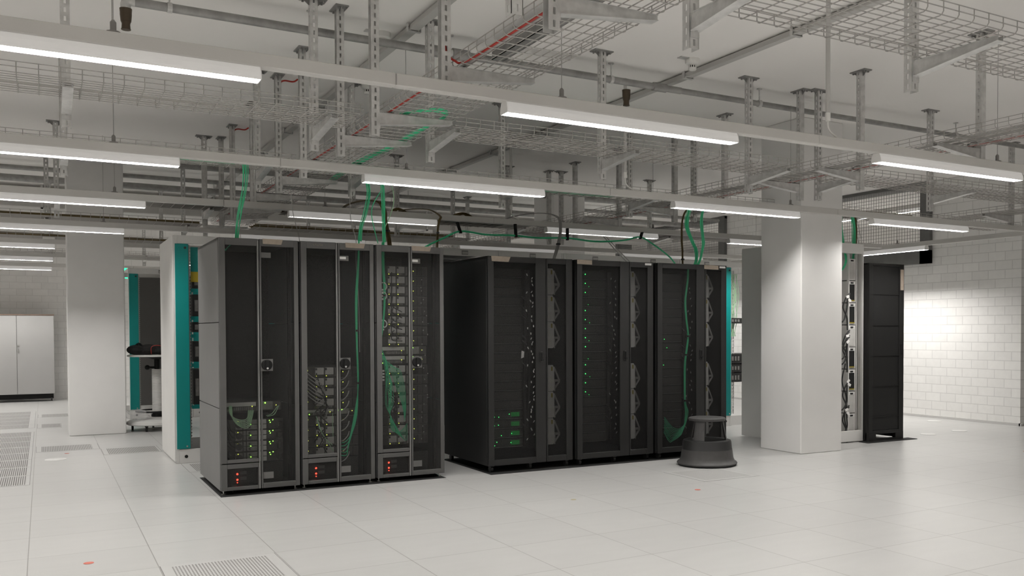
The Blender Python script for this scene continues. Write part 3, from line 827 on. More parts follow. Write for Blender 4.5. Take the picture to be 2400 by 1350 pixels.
# left rack: loops under the switch
P = []
for k in range(6):
    x0 = GX[0] + 0.08 + 0.004 * k; z1 = 0.56 - 0.012 * k
    P.append([(x0, YF, 0.69), (x0 + 0.01, YF - 0.01, 0.62 - .008*k), (x0 + 0.07, YF - 0.02, z1 + 0.02), (x0 + 0.13, YF - 0.01, z1 + 0.025), (GX[0] + 0.225 + 0.008*k, YF, 0.65)])
P.append([(GX[0] + 0.36, YF, 0.60), (GX[0] + 0.40, YF - .01, 0.615), (GX[0] + 0.45, YF, 0.675)]); P.append([(GX[0] + 0.37, YF, 0.595), (GX[0] + 0.42, YF - .01, 0.61), (GX[0] + 0.46, YF, 0.68)])
strands('patch_cables', 'thin pale green patch cables looping under the switch in the left grey rack', 'cables', P, 0.0028, 'cable_pale', kind='stuff')
P = []
for k in range(7): P.append([(GX[0] + 0.07, YF + .01, 0.58 - 0.05*k), (GX[0] + 0.09, YF - .01, 0.50 - .04*k), (GX[0] + 0.12 + random.uniform(0, .05), YF, 0.46 - 0.035*k)])
strands('power_cables', 'black power cables at the left edge of the left grey rack', 'cables', P, 0.004, 'cable_black', kind='stuff')
strands('network_cable', 'green cable curling out of the top corner of the left grey rack', 'cable', [[(GX[0] + 0.16, YF, 1.975), (GX[0] + 0.11, YF, 1.955), (GX[0] + 0.07, YF, 1.91), (GX[0] + 0.056, YF, 1.84), (GX[0] + 0.056, YF, 1.0)]], 0.004, 'cable_green')
# middle rack: green bundle falling on the right, looping in at the bottom
x = GX[1]
P = []
for k in range(5):
    o = 0.005 * k
    P.append([(x + 0.494 + o*.4, YF - 0.02, 2.03), (x + 0.488 + o*.6, YF - .01, 1.85), (x + 0.470 + o*.8, YF, 1.55), (x + 0.474 + o*.5, YF, 1.2), (x + 0.484 + o*.3, YF, 0.84), (x + 0.478 - o, YF, 0.60), (x + 0.44 - o*2, YF, 0.44 - .03*k), (x + 0.385, YF, 0.36 - .03*k), (x + 0.335, YF + .02, 0.34 - .025*k)])
strands('network_cable_bundle', 'green cable bundle hanging down inside the middle grey rack', 'cable bundle', P, 0.0036, 'cable_green', ties=((x + 0.483, YF, 1.28, 0.013), (x + 0.486, YF, 0.84, 0.014)))
P = []
for k in range(9):
    z = 0.93 - 0.085 * k
    P.append([(x + 0.320, YF + .03, z - 0.07), (x + 0.36, YF, z - 0.055), (x + 0.395, YF, z - 0.02), (x + 0.418, YF + .03, z + 0.015)])
for k in range(7):
    z = 0.93 - 0.03 * k
    P.append([(x + 0.075, YF + .03, z), (x + 0.13, YF - .01, z - 0.05), (x + 0.19 + .006*k, YF, z - 0.10), (x + 0.22, YF + .02, z - 0.19)])
strands('power_cables', 'grey power leads across the shelves in the middle grey rack', 'cables', P, 0.0042, 'cable_grey', kind='stuff')
P = []
for k in range(9):
    P.append([(x + random.uniform(.09, .2), YF + .02, 0.93 - .06*k), (x + 0.16 + random.uniform(0, .07), YF - .01, 0.84 - .06*k), (x + 0.17 + random.uniform(0, .05), YF, 0.74 - .05*k), (x + random.uniform(.12, .26), YF + .03, 0.66 - .05*k)])
strands('power_cables', 'black power leads tangled in front of the middle grey rack shelves', 'cables', P, 0.0045, 'cable_black', kind='stuff')
P = [[(x + 0.135, YF, 0.58), (x + 0.165, YF - .01, 0.47), (x + 0.22, YF, 0.38), (x + 0.27, YF, 0.33)], [(x + 0.14, YF, 0.57), (x + 0.18, YF - .01, 0.44), (x + 0.23, YF, 0.36), (x + 0.275, YF, 0.28)], [(x + 0.272, YF, 0.60), (x + 0.268, YF - .01, 0.50), (x + 0.274, YF, 0.40)]]
strands('patch_cables', 'pale green patch leads low in the middle grey rack', 'cables', P, 0.003, 'cable_pale', kind='stuff')
# right rack: green falls
x = GX[2]
P = []
for k in range(4):
    o = 0.006 * k
    P.append([(x + 0.075 + o, YF - 0.02, 2.03), (x + 0.080 + o, YF, 1.85), (x + 0.095 + o*.7, YF, 1.60), (x + 0.085 + o*.5, YF, 1.38), (x + 0.062 + o*.4, YF, 1.20), (x + 0.063 + o*.2, YF + .02, 1.12)])
strands('network_cable_bundle', 'green cable bundle entering the top of the right grey rack', 'cable bundle', P, 0.0042, 'cable_green', ties=((x + 0.10, YF, 1.58, 0.014),))
P = []
for k in range(10):
    a = random.uniform(0.06, 0.10); c = random.uniform(0.10, 0.16)
    P.append([(x + 0.066, YF + .01, 1.16 - .008*k), (x + a + .02, YF - .01, 1.0), (x + c, YF - .01, 0.82), (x + c + .02 - .004*k, YF - .01, 0.66), (x + 0.14, YF - .005, 0.56), (x + 0.15 + .014*k, YF, 0.44 - .012*k), (x + 0.22 + .008*k, YF, 0.39 + .01*k)])
for k in range(8):
    P.append([(x + 0.10 + .014*k, YF + .01, 1.04 - .012*k), (x + 0.15 + .012*k, YF - .01, 0.93), (x + 0.20 + .01*k, YF - .01, 0.78), (x + 0.255 + .004*k, YF, 0.62), (x + 0.275, YF + .01, 0.5)])
strands('patch_cables', 'spray of green patch cables across the right grey rack below the handle', 'cables', P, 0.0020, 'cable_green', kind='stuff')
P = []
for k in range(8): P.append([(x + 0.12 + .012*k, YF + .02, 0.80 - .03*k), (x + 0.16 + random.uniform(0, .05), YF, 0.72 - .02*k), (x + 0.15 + random.uniform(0, .06), YF, 0.6), (x + 0.2, YF + .02, 0.55 - .02*k)])
for k in range(6): P.append([(x + 0.17 + .004*k, YF + .02, 1.78 - .1*k), (x + 0.162, YF, 1.66 - .08*k), (x + 0.166, YF, 1.5 - .06*k), (x + 0.26, YF + .02, 1.44 - .05*k)])
strands('power_cables', 'black power leads over the shelves of the right grey rack', 'cables', P, 0.0045, 'cable_black', kind='stuff')
P = []
for z in (1.68, 1.60, 1.36): P.append([(x + 0.065, YF + .02, z), (x + 0.095, YF, z + 0.008), (x + 0.118, YF, z - 0.02), (x + 0.105, YF, z - 0.05), (x + 0.066, YF + .02, z - 0.055)])
strands('plug_leads', 'white looped leads at the left edge of the right grey rack', 'cables', P, 0.005, 'white_plastic', kind='stuff')
b = MB()
for z0 in (1.62, 1.36, 0.93):
    for k in range(4): b.box(x + 0.064, YF, z0 - k*0.026, x + 0.095, YF + .02, z0 - k*0.026 + 0.014)
tag(b.build('cable_plugs', 'white_plastic'), 'white plugs stacked at the left edge of the right grey rack', 'plugs', kind='stuff')
b = MB()
for k in range(26): 
    z = 1.72 - 0.055 * k + random.uniform(-.02, .02); xx = x + 0.445 + random.uniform(-.015, .05); b.box(xx, YF + .03, z, xx + 0.007, YF + .035, z + 0.012)
tag(b.build('cable_tags', 'cable_grey'), 'small pale cable tags down the right side of the right grey rack', 'tags', kind='stuff')
# ================================================================== black three-rack group
def make_black_rack():
    t = thing('server_rack', 'black rack template', 'server rack')
    W, D, H, zb = 0.872, 1.05, 1.946, 0.062
    for x0, x1 in ((0, 0.02), (W - 0.02, W)): MB().bbox(x0, 0.03, zb, x1, D, H, 0.002).build('side_panel', 'rack_inside', t)
    MB().box(0, 0.03, H - 0.02, W, D, H).build('top_panel', 'rack_black', t)
    MB().box(0.02, 0.03, zb, W - 0.02, D, zb + 0.015).build('bottom_panel', 'rack_inside', t)
    MB().box(0.02, D - 0.02, zb, W - 0.02, D, H - 0.02).build('back_panel', 'rack_inside', t)
    d = leaf(t, 0.003, 0.586, zb, H, 0.060, 0.480, 0.115, 1.895, 'rack_black', 'door_mesh_black')
    leaf(t, 0.592, 0.868, zb, H, 0.606, 0.800, 0.115, 1.895, 'rack_black', 'door_mesh_black')
    h = MB().bbox(0.520, -0.012, 0.985, 0.548, 0.0, 1.085, 0.003).build('handle_plate', 'rack_black', d)
    MB().tube([(0.534, -0.012, 1.01), (0.534, -0.03, 1.01)], 0.012, 12).bbox(0.526, -0.024, 1.02, 0.542, -0.012, 1.075, 0.003).build('swing_handle', 'black_plastic', h)
    for x in (0.05, W - 0.05, W * 0.5):
        for y in (0.06, D - 0.06):
            b = MB(); castor(b, x, y, 0.03); b.build('castor', 'castor_black', t)
    return t
BX, BY = [3.416, 4.318, 5.220], [7.53, 7.505, 7.48]
k0 = make_black_rack()
BL = ['black server rack nearest the grey racks, with tan tape on its top left corner', 'middle black server rack with a row of green lights behind its mesh door', 'black server rack behind the step stool, with a thick green cable bundle inside']
BR = [k0] + [copy_tree(k0, label=BL[i]) for i in (1, 2)]
for i, o in enumerate(BR):
    o['label'] = BL[i]; LABELS[BL[i]] = 1; o.location = (BX[i], BY[i], 0); o['group'] = 'three black server racks'
tape(BR[0], 0.040, 0.225, 1.898, 1.946, -0.0005, 0.02)
tape(BR[1], 0.002, 0.165, 1.902, 1.944, -0.0005, 0.0)
tape(BR[2], 0.578, 0.760, 1.902, 1.944, -0.0005, 0.0)
for i, a in ((1, 0.770), (2, 0.775)):
    MB().box(a, -0.0025, 1.918, a + 0.075, 0, 1.938).build('white_name_label', 'label_white', BR[i], label='small white label')
def make_dark_server():
    t = thing('rack_server', 'dark server template', 'server')
    h = 0.0835
    MB().bbox(0, 0, 0, 0.36, 0.6, h, 0.002).build('chassis', 'chassis_black', t)
    MB().box(0.0, -0.004, 0.0, 0.355, 0.0, 0.0022).build('front_lip', 'module_mid', t)
    MB().box(0.02, -0.002, 0.015, 0.34, 0, h - 0.012).build('vent_panel', 'module_dark', t)
    return t
ds0 = make_dark_server(); dsf = [True]
def dserver(x, y, z, label):
    if dsf[0]: dsf[0] = False; o = ds0; o['label'] = label; LABELS[label] = 1
    else: o = copy_tree(ds0, label=label)
    o.location = (x, y, z); o['group'] = 'dark servers in the black racks'; return o
BN = ['nearest the grey racks', 'in the middle', 'behind the step stool']
for i in range(3):
    for k in range(19):
        o = dserver(BX[i] + 0.085, BY[i] + 0.20, 1.86 - 0.0875 * (k + 1), 'dark two-unit server in the black rack %s, %s from the top' % (BN[i], ORD[k]))
        if i == 0 and k >= 15:
            for q in range(3): led(o, random.uniform(0.03, 0.24), random.uniform(0.02, 0.06), 'led_pure', -0.01, 0.004)
            MB().box(0.235, -0.006, 0.02, 0.32, -0.002, 0.06).build('lit_panel', mat('glow_green_dim', (0.01, 0.08, 0.02), 0.6, emit=(0.02, 0.35, 0.06), estr=0.22), o)
        if i == 1 and k < 14:
            if k not in (3, 9): led(o, 0.118, 0.05, 'led_pure', -0.01, 0.0055)
            if k % 2: led(o, 0.15 + .008 * (k % 3), 0.02, 'led_pure', -0.01, 0.003)
        if i == 2 and k in (7, 8, 10): led(o, random.uniform(0.12, 0.2), 0.03, 'led_pure', -0.01, 0.004)
# grey cable-manager brackets behind the narrow doors
mat('bracket_grey', (0.62, 0.61, 0.58), 0.5, noise=0.05, nscale=25)
mat('bracket_dim', (0.34, 0.33, 0.32), 0.5)
mat('sticker_yellow', (0.30, 0.24, 0.03), 0.6)
def make_bracket():
    t = thing('cable_manager', 'bracket template', 'cable manager')
    H = 0.248
    MB().prism([(0, 0), (0.070, 0), (0.086, 0.012), (0.086, H - 0.03), (0.070, H), (0, H)], 'y', 0, 0.012).build('face_plate', 'bracket_grey', t)
    a = MB()
    def bar(p, q, w=0.007):
        dx, dz = q[0] - p[0], q[1] - p[1]; L = math.hypot(dx, dz); nx, nz = -dz / L * w, dx / L * w
        a.prism([(p[0] + nx, p[1] + nz), (p[0] - nx, p[1] - nz), (q[0] - nx, q[1] - nz), (q[0] + nx, q[1] + nz)], 'y', 0.004, 0.016)
    bar((0.086, H - 0.02), (0.145, H * 0.40)); bar((0.090, H * 0.40), (0.150, H * 0.40), 0.011); bar((0.145, H * 0.36), (0.092, 0.02)); bar((0.094, 0.0), (0.094, H * 0.45), 0.005)
    a.build('finger_arms', 'bracket_dim', t)
    MB().box(0.052, -0.001, H - 0.055, 0.068, 0, H - 0.015).build('warning_sticker', 'sticker_yellow', t)
    return t
br0 = make_bracket(); brf = [True]
for i in range(3):
    for j, zt in enumerate([1.868 - 0.253 * q for q in range(3)] + [0.955 - 0.253 * q for q in range(3)]):
        l = 'grey cable manager plate in the black rack %s, %s from the top' % (BN[i], ORD[j])
        if brf[0]: brf[0] = False; o = br0; o['label'] = l; LABELS[l] = 1
        else: o = copy_tree(br0, label=l)
        o.location = (BX[i] + 0.672, BY[i] + 0.16, zt - 0.250); o['group'] = 'cable managers in the black racks'
for i in range(3):
    x, y = BX[i], BY[i] + 0.17
    P = []
    for k in range(9): P.append([(x + 0.50 + random.uniform(-.02, .03), y + .06, 1.85), (x + 0.50 + random.uniform(-.03, .03), y + .04, 1.3), (x + 0.50 + random.uniform(-.03, .03), y + .05, 0.8), (x + 0.49 + random.uniform(-.03, .03), y + .06, 0.2)])
    for k in range(10): z = random.uniform(.3, 1.75); P.append([(x + 0.43, y + .05, z), (x + 0.47, y, z - 0.06), (x + 0.50, y + .04, z - 0.12)])
    strands('power_cables', 'dark cables hanging beside the servers in the black rack %s' % BN[i], 'cables', P, 0.006, 'cable_black', kind='stuff')
    b = MB(); n = (46, 34, 26)[i]
    for k in range(n):
        z = 1.78 - 1.55 * k / n + random.uniform(-.02, .02); xx = x + 0.525 + random.uniform(-.02, .012) - (0.05 if k % 5 == 0 else 0); a = random.uniform(-.012, .012)
        b.prism([(xx, z), (xx + 0.010, z + a * .3), (xx + 0.010 + a, z + 0.02), (xx + a, z + 0.018)], 'y', y - 0.01, y - 0.012)
    tag(b.build('cable_tags', 'label_white' if i == 0 else 'cable_grey'), 'small cable tags down the middle of the black rack %s' % BN[i], 'tags', kind='stuff')
b = MB().prism([(3.83, 1.02), (3.858, 1.03), (3.862, 1.085), (3.835, 1.092)], 'y', 7.70, 7.702)
tag(b.build('paper_tag', 'label_white'), 'pale paper tag hanging inside the black rack nearest the grey racks', 'tag')
# green bundle in the third black rack
x, y = BX[2], BY[2] + 0.13
P = []
for k in range(10):
    o = 0.0045 * (k % 4) - 0.007; q = 0.004 * (k // 4)
    f = 0.018 * k
    P.append([(x + 0.475 + o, y + q, 1.93), (x + 0.470 + o, y + q, 1.80), (x + 0.440 + o, y + q, 1.58), (x + 0.452 + o, y + q, 1.40), (x + 0.475 + o, y + q, 1.22), (x + 0.452 + o, y + q, 1.05), (x + 0.434 + o, y + q, 0.90), (x + 0.436 + o, y + q, 0.56), (x + 0.458 + o*2.5, y + q, 0.45 - f * .2), (x + 0.440 - f * .25, y + q, 0.34 - f * .7), (x + 0.36 - f * .5, y + q, 0.275 - f * .75), (x + 0.27 - f * .2, y + q, 0.30 - f * .9), (x + 0.195, y + q + .03, 0.40 - f * .95)])
strands('network_cable_bundle', 'thick green cable bundle winding down inside the black rack behind the stool', 'cable bundle', P, 0.0023, 'cable_green', ties=((x + 0.474, y, 1.22, 0.022), (x + 0.436, y, 0.56, 0.02), (x + 0.45, y, 1.03, 0.018)))
# ================================================================== tall black rack on the far right
t = thing('server_rack', 'tall narrow black rack with paneled mesh door beside the brick wall', 'server rack', (8.095, 7.40, 0))
W, D, H = 0.575, 1.05, 2.045
for x0, x1 in ((0, 0.02), (W - 0.02, W)): MB().bbox(x0, 0.03, 0.02, x1, D, H, 0.002).build('side_panel', 'rack_inside', t)
MB().box(0, 0.03, H - 0.02, W, D, H).build('top_panel', 'rack_inside', t)
MB().box(0.02, D - 0.02, 0.02, W - 0.02, D, H - 0.02).build('back_panel', 'rack_inside', t)
d = MB()
d.bbox(0, 0, 0.10, 0.065, 0.03, H, 0.002).bbox(W - 0.075, 0, 0.10, W, 0.03, H, 0.002).bbox(0.065, 0, H - 0.03, W - 0.075, 0.03, H, 0.0015).bbox(0.065, 0, 0.10, W - 0.075, 0.03, 0.125, 0.0015)
zz = [0.285, 0.635, 0.985, 1.335, 1.69]
for z in zz: d.box(0.065, 0.005, z - 0.004, W - 0.075, 0.02, z + 0.004)
d = d.build('door', 'rack_black', t)
zs = [0.125] + zz + [H - 0.03]
for a, c in zip(zs[:-1], zs[1:]): MB().box(0.065, 0.012, a + 0.004, W - 0.075, 0.016, c - 0.004).build('mesh_panel', mat('mesh_flat_black', (0.006, 0.006, 0.0058), 0.6), d)
MB().bbox(W - 0.05, -0.008, 1.0, W - 0.025, 0, 1.11, 0.003).build('swing_handle', 'black_plastic', d)
MB().box(W - 0.062, -0.0015, 1.745, W - 0.01, 0, 1.985).build('masking_tape', 'tape_tan', t, label='upright strip of tan tape')
b = MB().box(0, 0.0, 0.0, 0.12, 0.05, 0.10).box(W - 0.13, 0, 0, W, 0.05, 0.10).box(0.12, 0, 0.0, W - 0.13, 0.05, 0.03).box(0.12, 0, 0.085, W - 0.13, 0.05, 0.10)
b.build('plinth', 'rack_black', t)
struct('floor_plate', MB().box(8.0, 7.32, 0, 8.82, 7.46, 0.006), 'gap_black')
# ================================================================== white open racks with teal strips
mat('rack_white', (0.72, 0.71, 0.69), 0.45, noise=0.02, nscale=3)
mat('teal', (0.0, 0.24, 0.225), 0.4)
mat('rail_metal', (0.5, 0.49, 0.47), 0.4, metal=0.3)
WP, WD, WH = 0.857, 1.10, 2.205
def make_white_rack():
    t = thing('open_rack', 'white rack template', 'open rack')
    W = WP - 0.004
    for x0 in (0.0, W - 0.03):
        for y0 in (0.0, WD - 0.04):
            MB().bbox(x0, y0, 0, x0 + 0.03, y0 + 0.04, WH, 0.002).build('post', 'rack_white', t)
    MB().bbox(0.03, 0, 2.125, W - 0.03, 0.03, WH, 0.002).build('top_beam', 'rack_white', t)
    MB().bbox(0.03, WD - 0.03, 2.125, W - 0.03, WD, WH, 0.002).build('top_beam', 'rack_white', t)
    MB().box(0.0, 0.03, WH - 0.012, 0.10, WD - 0.03, WH).box(W - 0.10, 0.03, WH - 0.012, W, WD - 0.03, WH).build('top_edge', 'rack_white', t)
    for x in (0.0, W - 0.03): MB().box(x, 0.04, 0.0, x + 0.03, WD - 0.04, 0.06).build('base_rail', 'rack_white', t)
    for y0 in (0.0, WD - 0.03):
        p = MB().bbox(0.03, y0, 0, W - 0.03, y0 + 0.03, 0.135, 0.002).build('plinth', 'rack_white', t)
        if y0 == 0: MB().tube([(0.09, -0.0005, 0.065), (0.09, -0.002, 0.065)], 0.016, 14).tube([(W - 0.09, -0.0005, 0.065), (W - 0.09, -0.002, 0.065)], 0.016, 14).build('cable_hole', 'gap_black', p)
    for x in (0.008, W - 0.128):
        s = MB().bbox(x, -0.006, 0.140, x + 0.120, 0.0, 2.123, 0.002).build('teal_strip', 'teal', t)
        q = x + 0.09 if x < 0.1 else x + 0.09
        MB().tube([(q, -0.006, 2.085), (q, -0.012, 2.085)], 0.012, 10).build('knob', 'castor_black', s)
        MB().tube([(q, -0.006, 0.165), (q, -0.012, 0.165)], 0.009, 8).build('bolt', 'chrome', s)
    for x in (0.132, W - 0.152):
        r = MB(); r.box(x, 0.05, 0.14, x + 0.012, 0.075, 2.12)
        z = 0.16
        while z < 2.1: r.box(x + 0.012, 0.055, z, x + 0.020, 0.068, z + 0.016); z += 0.03
        r.build('hole_rail', 'rail_metal', t)
    l = MB().bbox(0.40, -0.008, 2.138, 0.475, 0.0, 2.185, 0.001).build('label_holder', 'strip_light_grey', t)
    MB().box(0.405, -0.0095, 2.145, 0.470, -0.008, 2.170).build('label_card', 'module_grey', l)
    return t
w0 = make_white_rack()
WL = ['white open rack with teal strips at the left end, beside the tall grey rack'] + ['white open rack in the row behind the front racks, %s from the left' % ORD[k] for k in range(1, 8)]
WR = []
for k in range(8):
    o = w0 if k == 0 else copy_tree(w0, label=WL[k])
    o['label'] = WL[k]; LABELS[WL[k]] = 1; o.location = (1.093 + WP * k, 9.66, 0); o['group'] = 'white open racks'; WR.append(o)
for k in range(9):
    o = copy_tree(w0, label='white open rack in the farthest rack row, %s from the left' % ORD[k]); o.location = (1.075 + WP * k, 14.9, 0); o['group'] = 'white open racks'
    if k < 9:
        MB().box(0.16, 0.9, 0.14, WP - 0.15, 0.92, 2.12).build('dark_rear_panel', mat('dark_panel', (0.10, 0.095, 0.09), 0.6), o)
MB().bbox(-0.012, 0.0, 0.02, 0.0, WD, WH - 0.005, 0.002).build('side_panel', 'rack_white', WR[0])
# equipment in the two ends of that row
def box_unit(x, y, z, w_, h, label, cat='equipment'):
    t = thing('rack_equipment', label, cat, (x, y, z))
    MB().box(0, 0, 0, w_, 0.5, h).build('chassis', 'chassis_black', t)
    b = MB()
    for k in range(3): b.box(0.02 + 0.05*k, -0.006, h*0.25, 0.05 + 0.05*k, 0, h*0.75)
    b.build('port_block', 'module_mid', t)
    MB().box(w_*0.5, -0.004, h*0.15, w_*0.95, 0, h*0.85).build('front_panel', 'module_dark', t)
for k, (z, h) in enumerate([(0.56, 0.34), (0.98, 0.20), (1.27, 0.10), (1.42, 0.22), (1.70, 0.12)]):
    box_unit(1.093 + 0.17, 9.74, z, 0.5, h, 'black device in the left white rack, %s from the bottom' % ORD[k])
b = MB()
for z in (0.52, 0.93, 1.215, 1.39, 1.66): b.box(1.093 + 0.155, 9.72, z, 1.093 + 0.70, 9.727, z + 0.035)
b.box(1.093 + 0.155, 9.722, 1.86, 1.093 + 0.70, 9.728, 2.10)
b.build('filler_strips', 'teal', WR[0]).location = (-1.093, -9.66, 0)
MB().box(0.155, 0.06, 1.76, 0.24, 0.064, 1.86).build('warning_sticker', mat('sticker_bright', (0.42, 0.32, 0.02), 0.6), WR[0], label='yellow warning sticker')
t = thing('open_rack', 'open white rack frame with cabling, in the gap right of the teal strip', 'open rack', (7.965, 9.72, 0))
for x0 in (0.0, 0.80):
    for y0 in (0.0, 1.0): MB().bbox(x0, y0, 0.13, x0 + 0.03, y0 + 0.04, 2.2, 0.002).build('post', 'rail_metal', t)
MB().bbox(0.0, 0.0, 0.0, 0.83, 0.03, 0.13, 0.002).build('plinth', 'rack_white', t)
MB().bbox(0.0, 0.0, 2.13, 0.83, 0.03, 2.205, 0.002).build('top_beam', 'rack_white', t)
MB().box(0.0, 1.02, 0.13, 0.83, 1.04, 2.13).build('back_panel', 'rack_inside', t)
for x0 in (0.075, 0.135):
    r = MB().box(x0, 0.12, 0.14, x0 + 0.006, 0.14, 2.1).box(x0 + 0.034, 0.12, 0.14, x0 + 0.04, 0.14, 2.1); z = 0.16
    while z < 2.08: r.box(x0 + 0.006, 0.12, z, x0 + 0.034, 0.14, z + 0.010); z += 0.045
    r.build('cable_ladder', 'rack_white', t)
P = []
for k in range(8): P.append([(7.965 + .05 + .02*k, 9.80, 2.05), (7.965 + .09 + random.uniform(0, .12), 9.78, 1.75), (7.965 + .05 + .02*k, 9.80, 1.45), (7.965 + .1 + random.uniform(0, .1), 9.82, 1.2)])
strands('network_cables', 'pale green cables in the open frame right of the teal strip', 'cables', P, 0.004, 'cable_pale', kind='stuff')
for k, (z, h) in enumerate([(0.58, 0.12), (0.72, 0.10), (0.84, 0.12), (1.38, 0.07)]):
    box_unit(7.965 + 0.05, 9.76, z, 0.6, h, 'black device in the open frame right of the teal strip, %s from the bottom' % ORD[k])
for o in WR[1:7]:  # dark backs and tops added to soak up light and darken the ceiling above
    MB().box(0.16, 0.85, 0.14, WP - 0.15, 0.87, 2.12).build('dark_rear_panel', 'dark_panel', o)
    MB().box(0.10, 0.03, 2.16, WP - 0.104, WD - 0.03, 2.17).build('bounce_absorber', 'dark_panel', o)

# ================================================================== open white rack at the column
t = thing('open_rack', 'open white rack behind the right column, with a black and white power supply stack', 'open rack', (7.275, 7.48, 0))
W, D, H = 0.815, 1.17, 2.262
MB().bbox(0, 0.0, 0.012, 0.018, D, H, 0.002).build('side_panel', 'rack_white', t)
MB().bbox(W - 0.018, 0.0, 0.012, W, D, H, 0.002).build('side_panel', 'rack_white', t)
MB().bbox(W - 0.040, 0.004, 0.13, W - 0.018, 0.05, 2.15, 0.002).bbox(0.018, 0.004, 0.13, 0.062, 0.05, 2.15, 0.002).build('post', 'rail_metal', t)
MB().bbox(0.018, 0.0, 2.150, W - 0.018, 0.03, H, 0.002).build('top_beam', 'rack_white', t)
MB().bbox(0.018, 0.0, 0.012, W - 0.018, 0.03, 0.135, 0.002).build('plinth', 'rack_white', t)
MB().box(0.018, D - 0.03, 0.02, W - 0.018, D - 0.01, H - 0.02).build('back_panel', mat('panel_dim', (0.20, 0.195, 0.19), 0.6), t)
MB().bbox(0.628, 0.05, 0.14, 0.640, 0.08, 2.15, 0.001).bbox(0.768, 0.06, 0.14, 0.778, 0.10, 2.15, 0.001).build('mounting_rail', 'rack_white', t)
for k in range(8):
    top = 2.095 - 0.2535 * k
    black = k in (1, 2, 4, 5, 7) if False else k in (1, 2, 4, 5)
    u = thing('power_supply', '%s power supply in the stack of the open white rack, %s from the top' % ('black' if black else 'white', ORD[k]), 'power supply', (7.275 + 0.645, 7.55, top - 0.243))
    MB().bbox(0, 0, 0, 0.115, 0.4, 0.243, 0.003).build('chassis', 'rack_white', u)
    MB().box(0.012, -0.004, 0.012, 0.095, 0, 0.205).build('face', 'gap_black' if black else 'module_grey', u)
    MB().box(0.035, -0.006, 0.214, 0.075, 0, 0.230).build('socket', 'gap_black', u)
    if black: MB().box(0.012, -0.006, 0.014, 0.095, -0.004, 0.026).build('sticker', 'sticker_yellow', u)
    u['group'] = 'power supplies in the open white rack'
x, y = 7.345, 7.52
P = []
for k in range(5):
    z = [1.70, 1.28, 1.22, 0.70, 0.42][k]
    P.append([(x + 0.565, y, z), (x + 0.53, y, z - 0.04), (x + 0.515, y - .01, z - 0.13), (x + 0.50 + .008*k, y, z - 0.24), (x + 0.46, y, z - 0.32), (x + 0.40, y + .05, z - 0.34)])
    P.append([(x + 0.562, y, z - .02), (x + 0.50, y - .01, z - 0.05), (x + 0.46, y, z - 0.16), (x + 0.52, y, z - 0.28), (x + 0.53, y, z - 0.42)])
P.append([(x + 0.50, y, 0.9), (x + 0.45, y, 0.7), (x + 0.52, y, 0.5), (x + 0.49, y, 0.3), (x + 0.52, y, 0.16)])
strands('power_cables', 'black power cables looping inside the open white rack', 'cables', P, 0.008, 'cable_black', n=6, kind='stuff')
b = MB()
for (dx, z, a) in ((0.515, 1.66, .3), (0.545, 1.62, -.6), (0.515, 1.215, .2), (0.52, 1.15, .7), (0.53, 0.70, .8), (0.545, 0.66, -.5), (0.505, 0.375, .3), (0.525, 0.335, -.7)):
    ca, sa = math.cos(a), math.sin(a); w2, h2 = 0.024, 0.015
    b.prism([(x + dx + ca*px*w2 - sa*pz*h2, z + sa*px*w2 + ca*pz*h2) for px, pz in ((-1, -1), (1, -1), (1, 1), (-1, 1))], 'y', y - 0.018, y - 0.020)
tag(b.build('cable_tags', 'label_white'), 'white tags on the black cables inside the open white rack', 'tags', kind='stuff')

# ================================================================== grey cupboard, far left
mat('cupboard_grey', (0.44, 0.435, 0.427), 0.5, noise=0.03, nscale=2)
mat('cupboard_top', (0.19, 0.135, 0.105), 0.5, noise=0.1, nscale=10)
t = thing('cupboard', 'light grey two-door cupboard with a brown top against the back wall', 'cupboard', (-1.0, 19.75, 0))
MB().bbox(0, 0.02, 0.14, 1.18, 0.45, 1.585, 0.003).build('body', 'cupboard_grey', t)
MB().bbox(-0.005, 0, 1.585, 1.185, 0.455, 1.61, 0.003).build('top', 'cupboard_top', t)
for x0, x1 in ((0.004, 0.586), (0.594, 1.176)):
    d = MB().bbox(x0, 0.0, 0.145, x1, 0.02, 1.58, 0.002).build('door', 'cupboard_grey', t)
    if x0 > 0.3:
        MB().tube([(0.612, 0, 1.035), (0.612, -0.012, 1.035)], 0.014, 12).build('lock', 'chrome', d)
        MB().bbox(0.604, -0.02, 0.90, 0.618, 0.0, 0.985, 0.003).build('handle', 'chrome', d)
MB().box(0.02, 0.03, 0.05, 1.16, 0.42, 0.14).build('plinth', 'gap_black', t)
for x in (0.06, 1.13):
    for y in (0.06, 0.40): b = MB(); castor(b, x, y, 0.04); b.build('castor', 'castor_black', t)

# ================================================================== step stool
mat('stool_grey', (0.055, 0.053, 0.052), 0.55, noise=0.10, nscale=25)
mat('stool_band', (0.010, 0.010, 0.010), 0.55)
t = thing('step_stool', 'round dark grey step stool in front of the black racks', 'step stool', (5.43, 6.96, 0))
MB().lathe([(0.272, 0.012), (0.284, 0.016), (0.287, 0.026), (0.280, 0.036), (0.262, 0.046), (0.250, 0.075), (0.242, 0.13), (0.238, 0.155)], 0, 0, 48).build('skirt', 'stool_grey', t, True)
MB().lathe([(0.276, 0.002), (0.278, 0.012), (0.270, 0.018)], 0, 0, 48).build('rubber_ring', 'gap_black', t, True)
MB().lathe([(0.239, 0.155), (0.236, 0.16), (0.230, 0.222), (0.222, 0.236)], 0, 0, 48).build('band', 'stool_band', t, True)
MB().lathe([(0.150, 0.225), (0.16, 0.240), (0.205, 0.244), (0.224, 0.238), (0.228, 0.228)][::-1], 0, 0, 48).build('lower_step', 'stool_band', t, True)
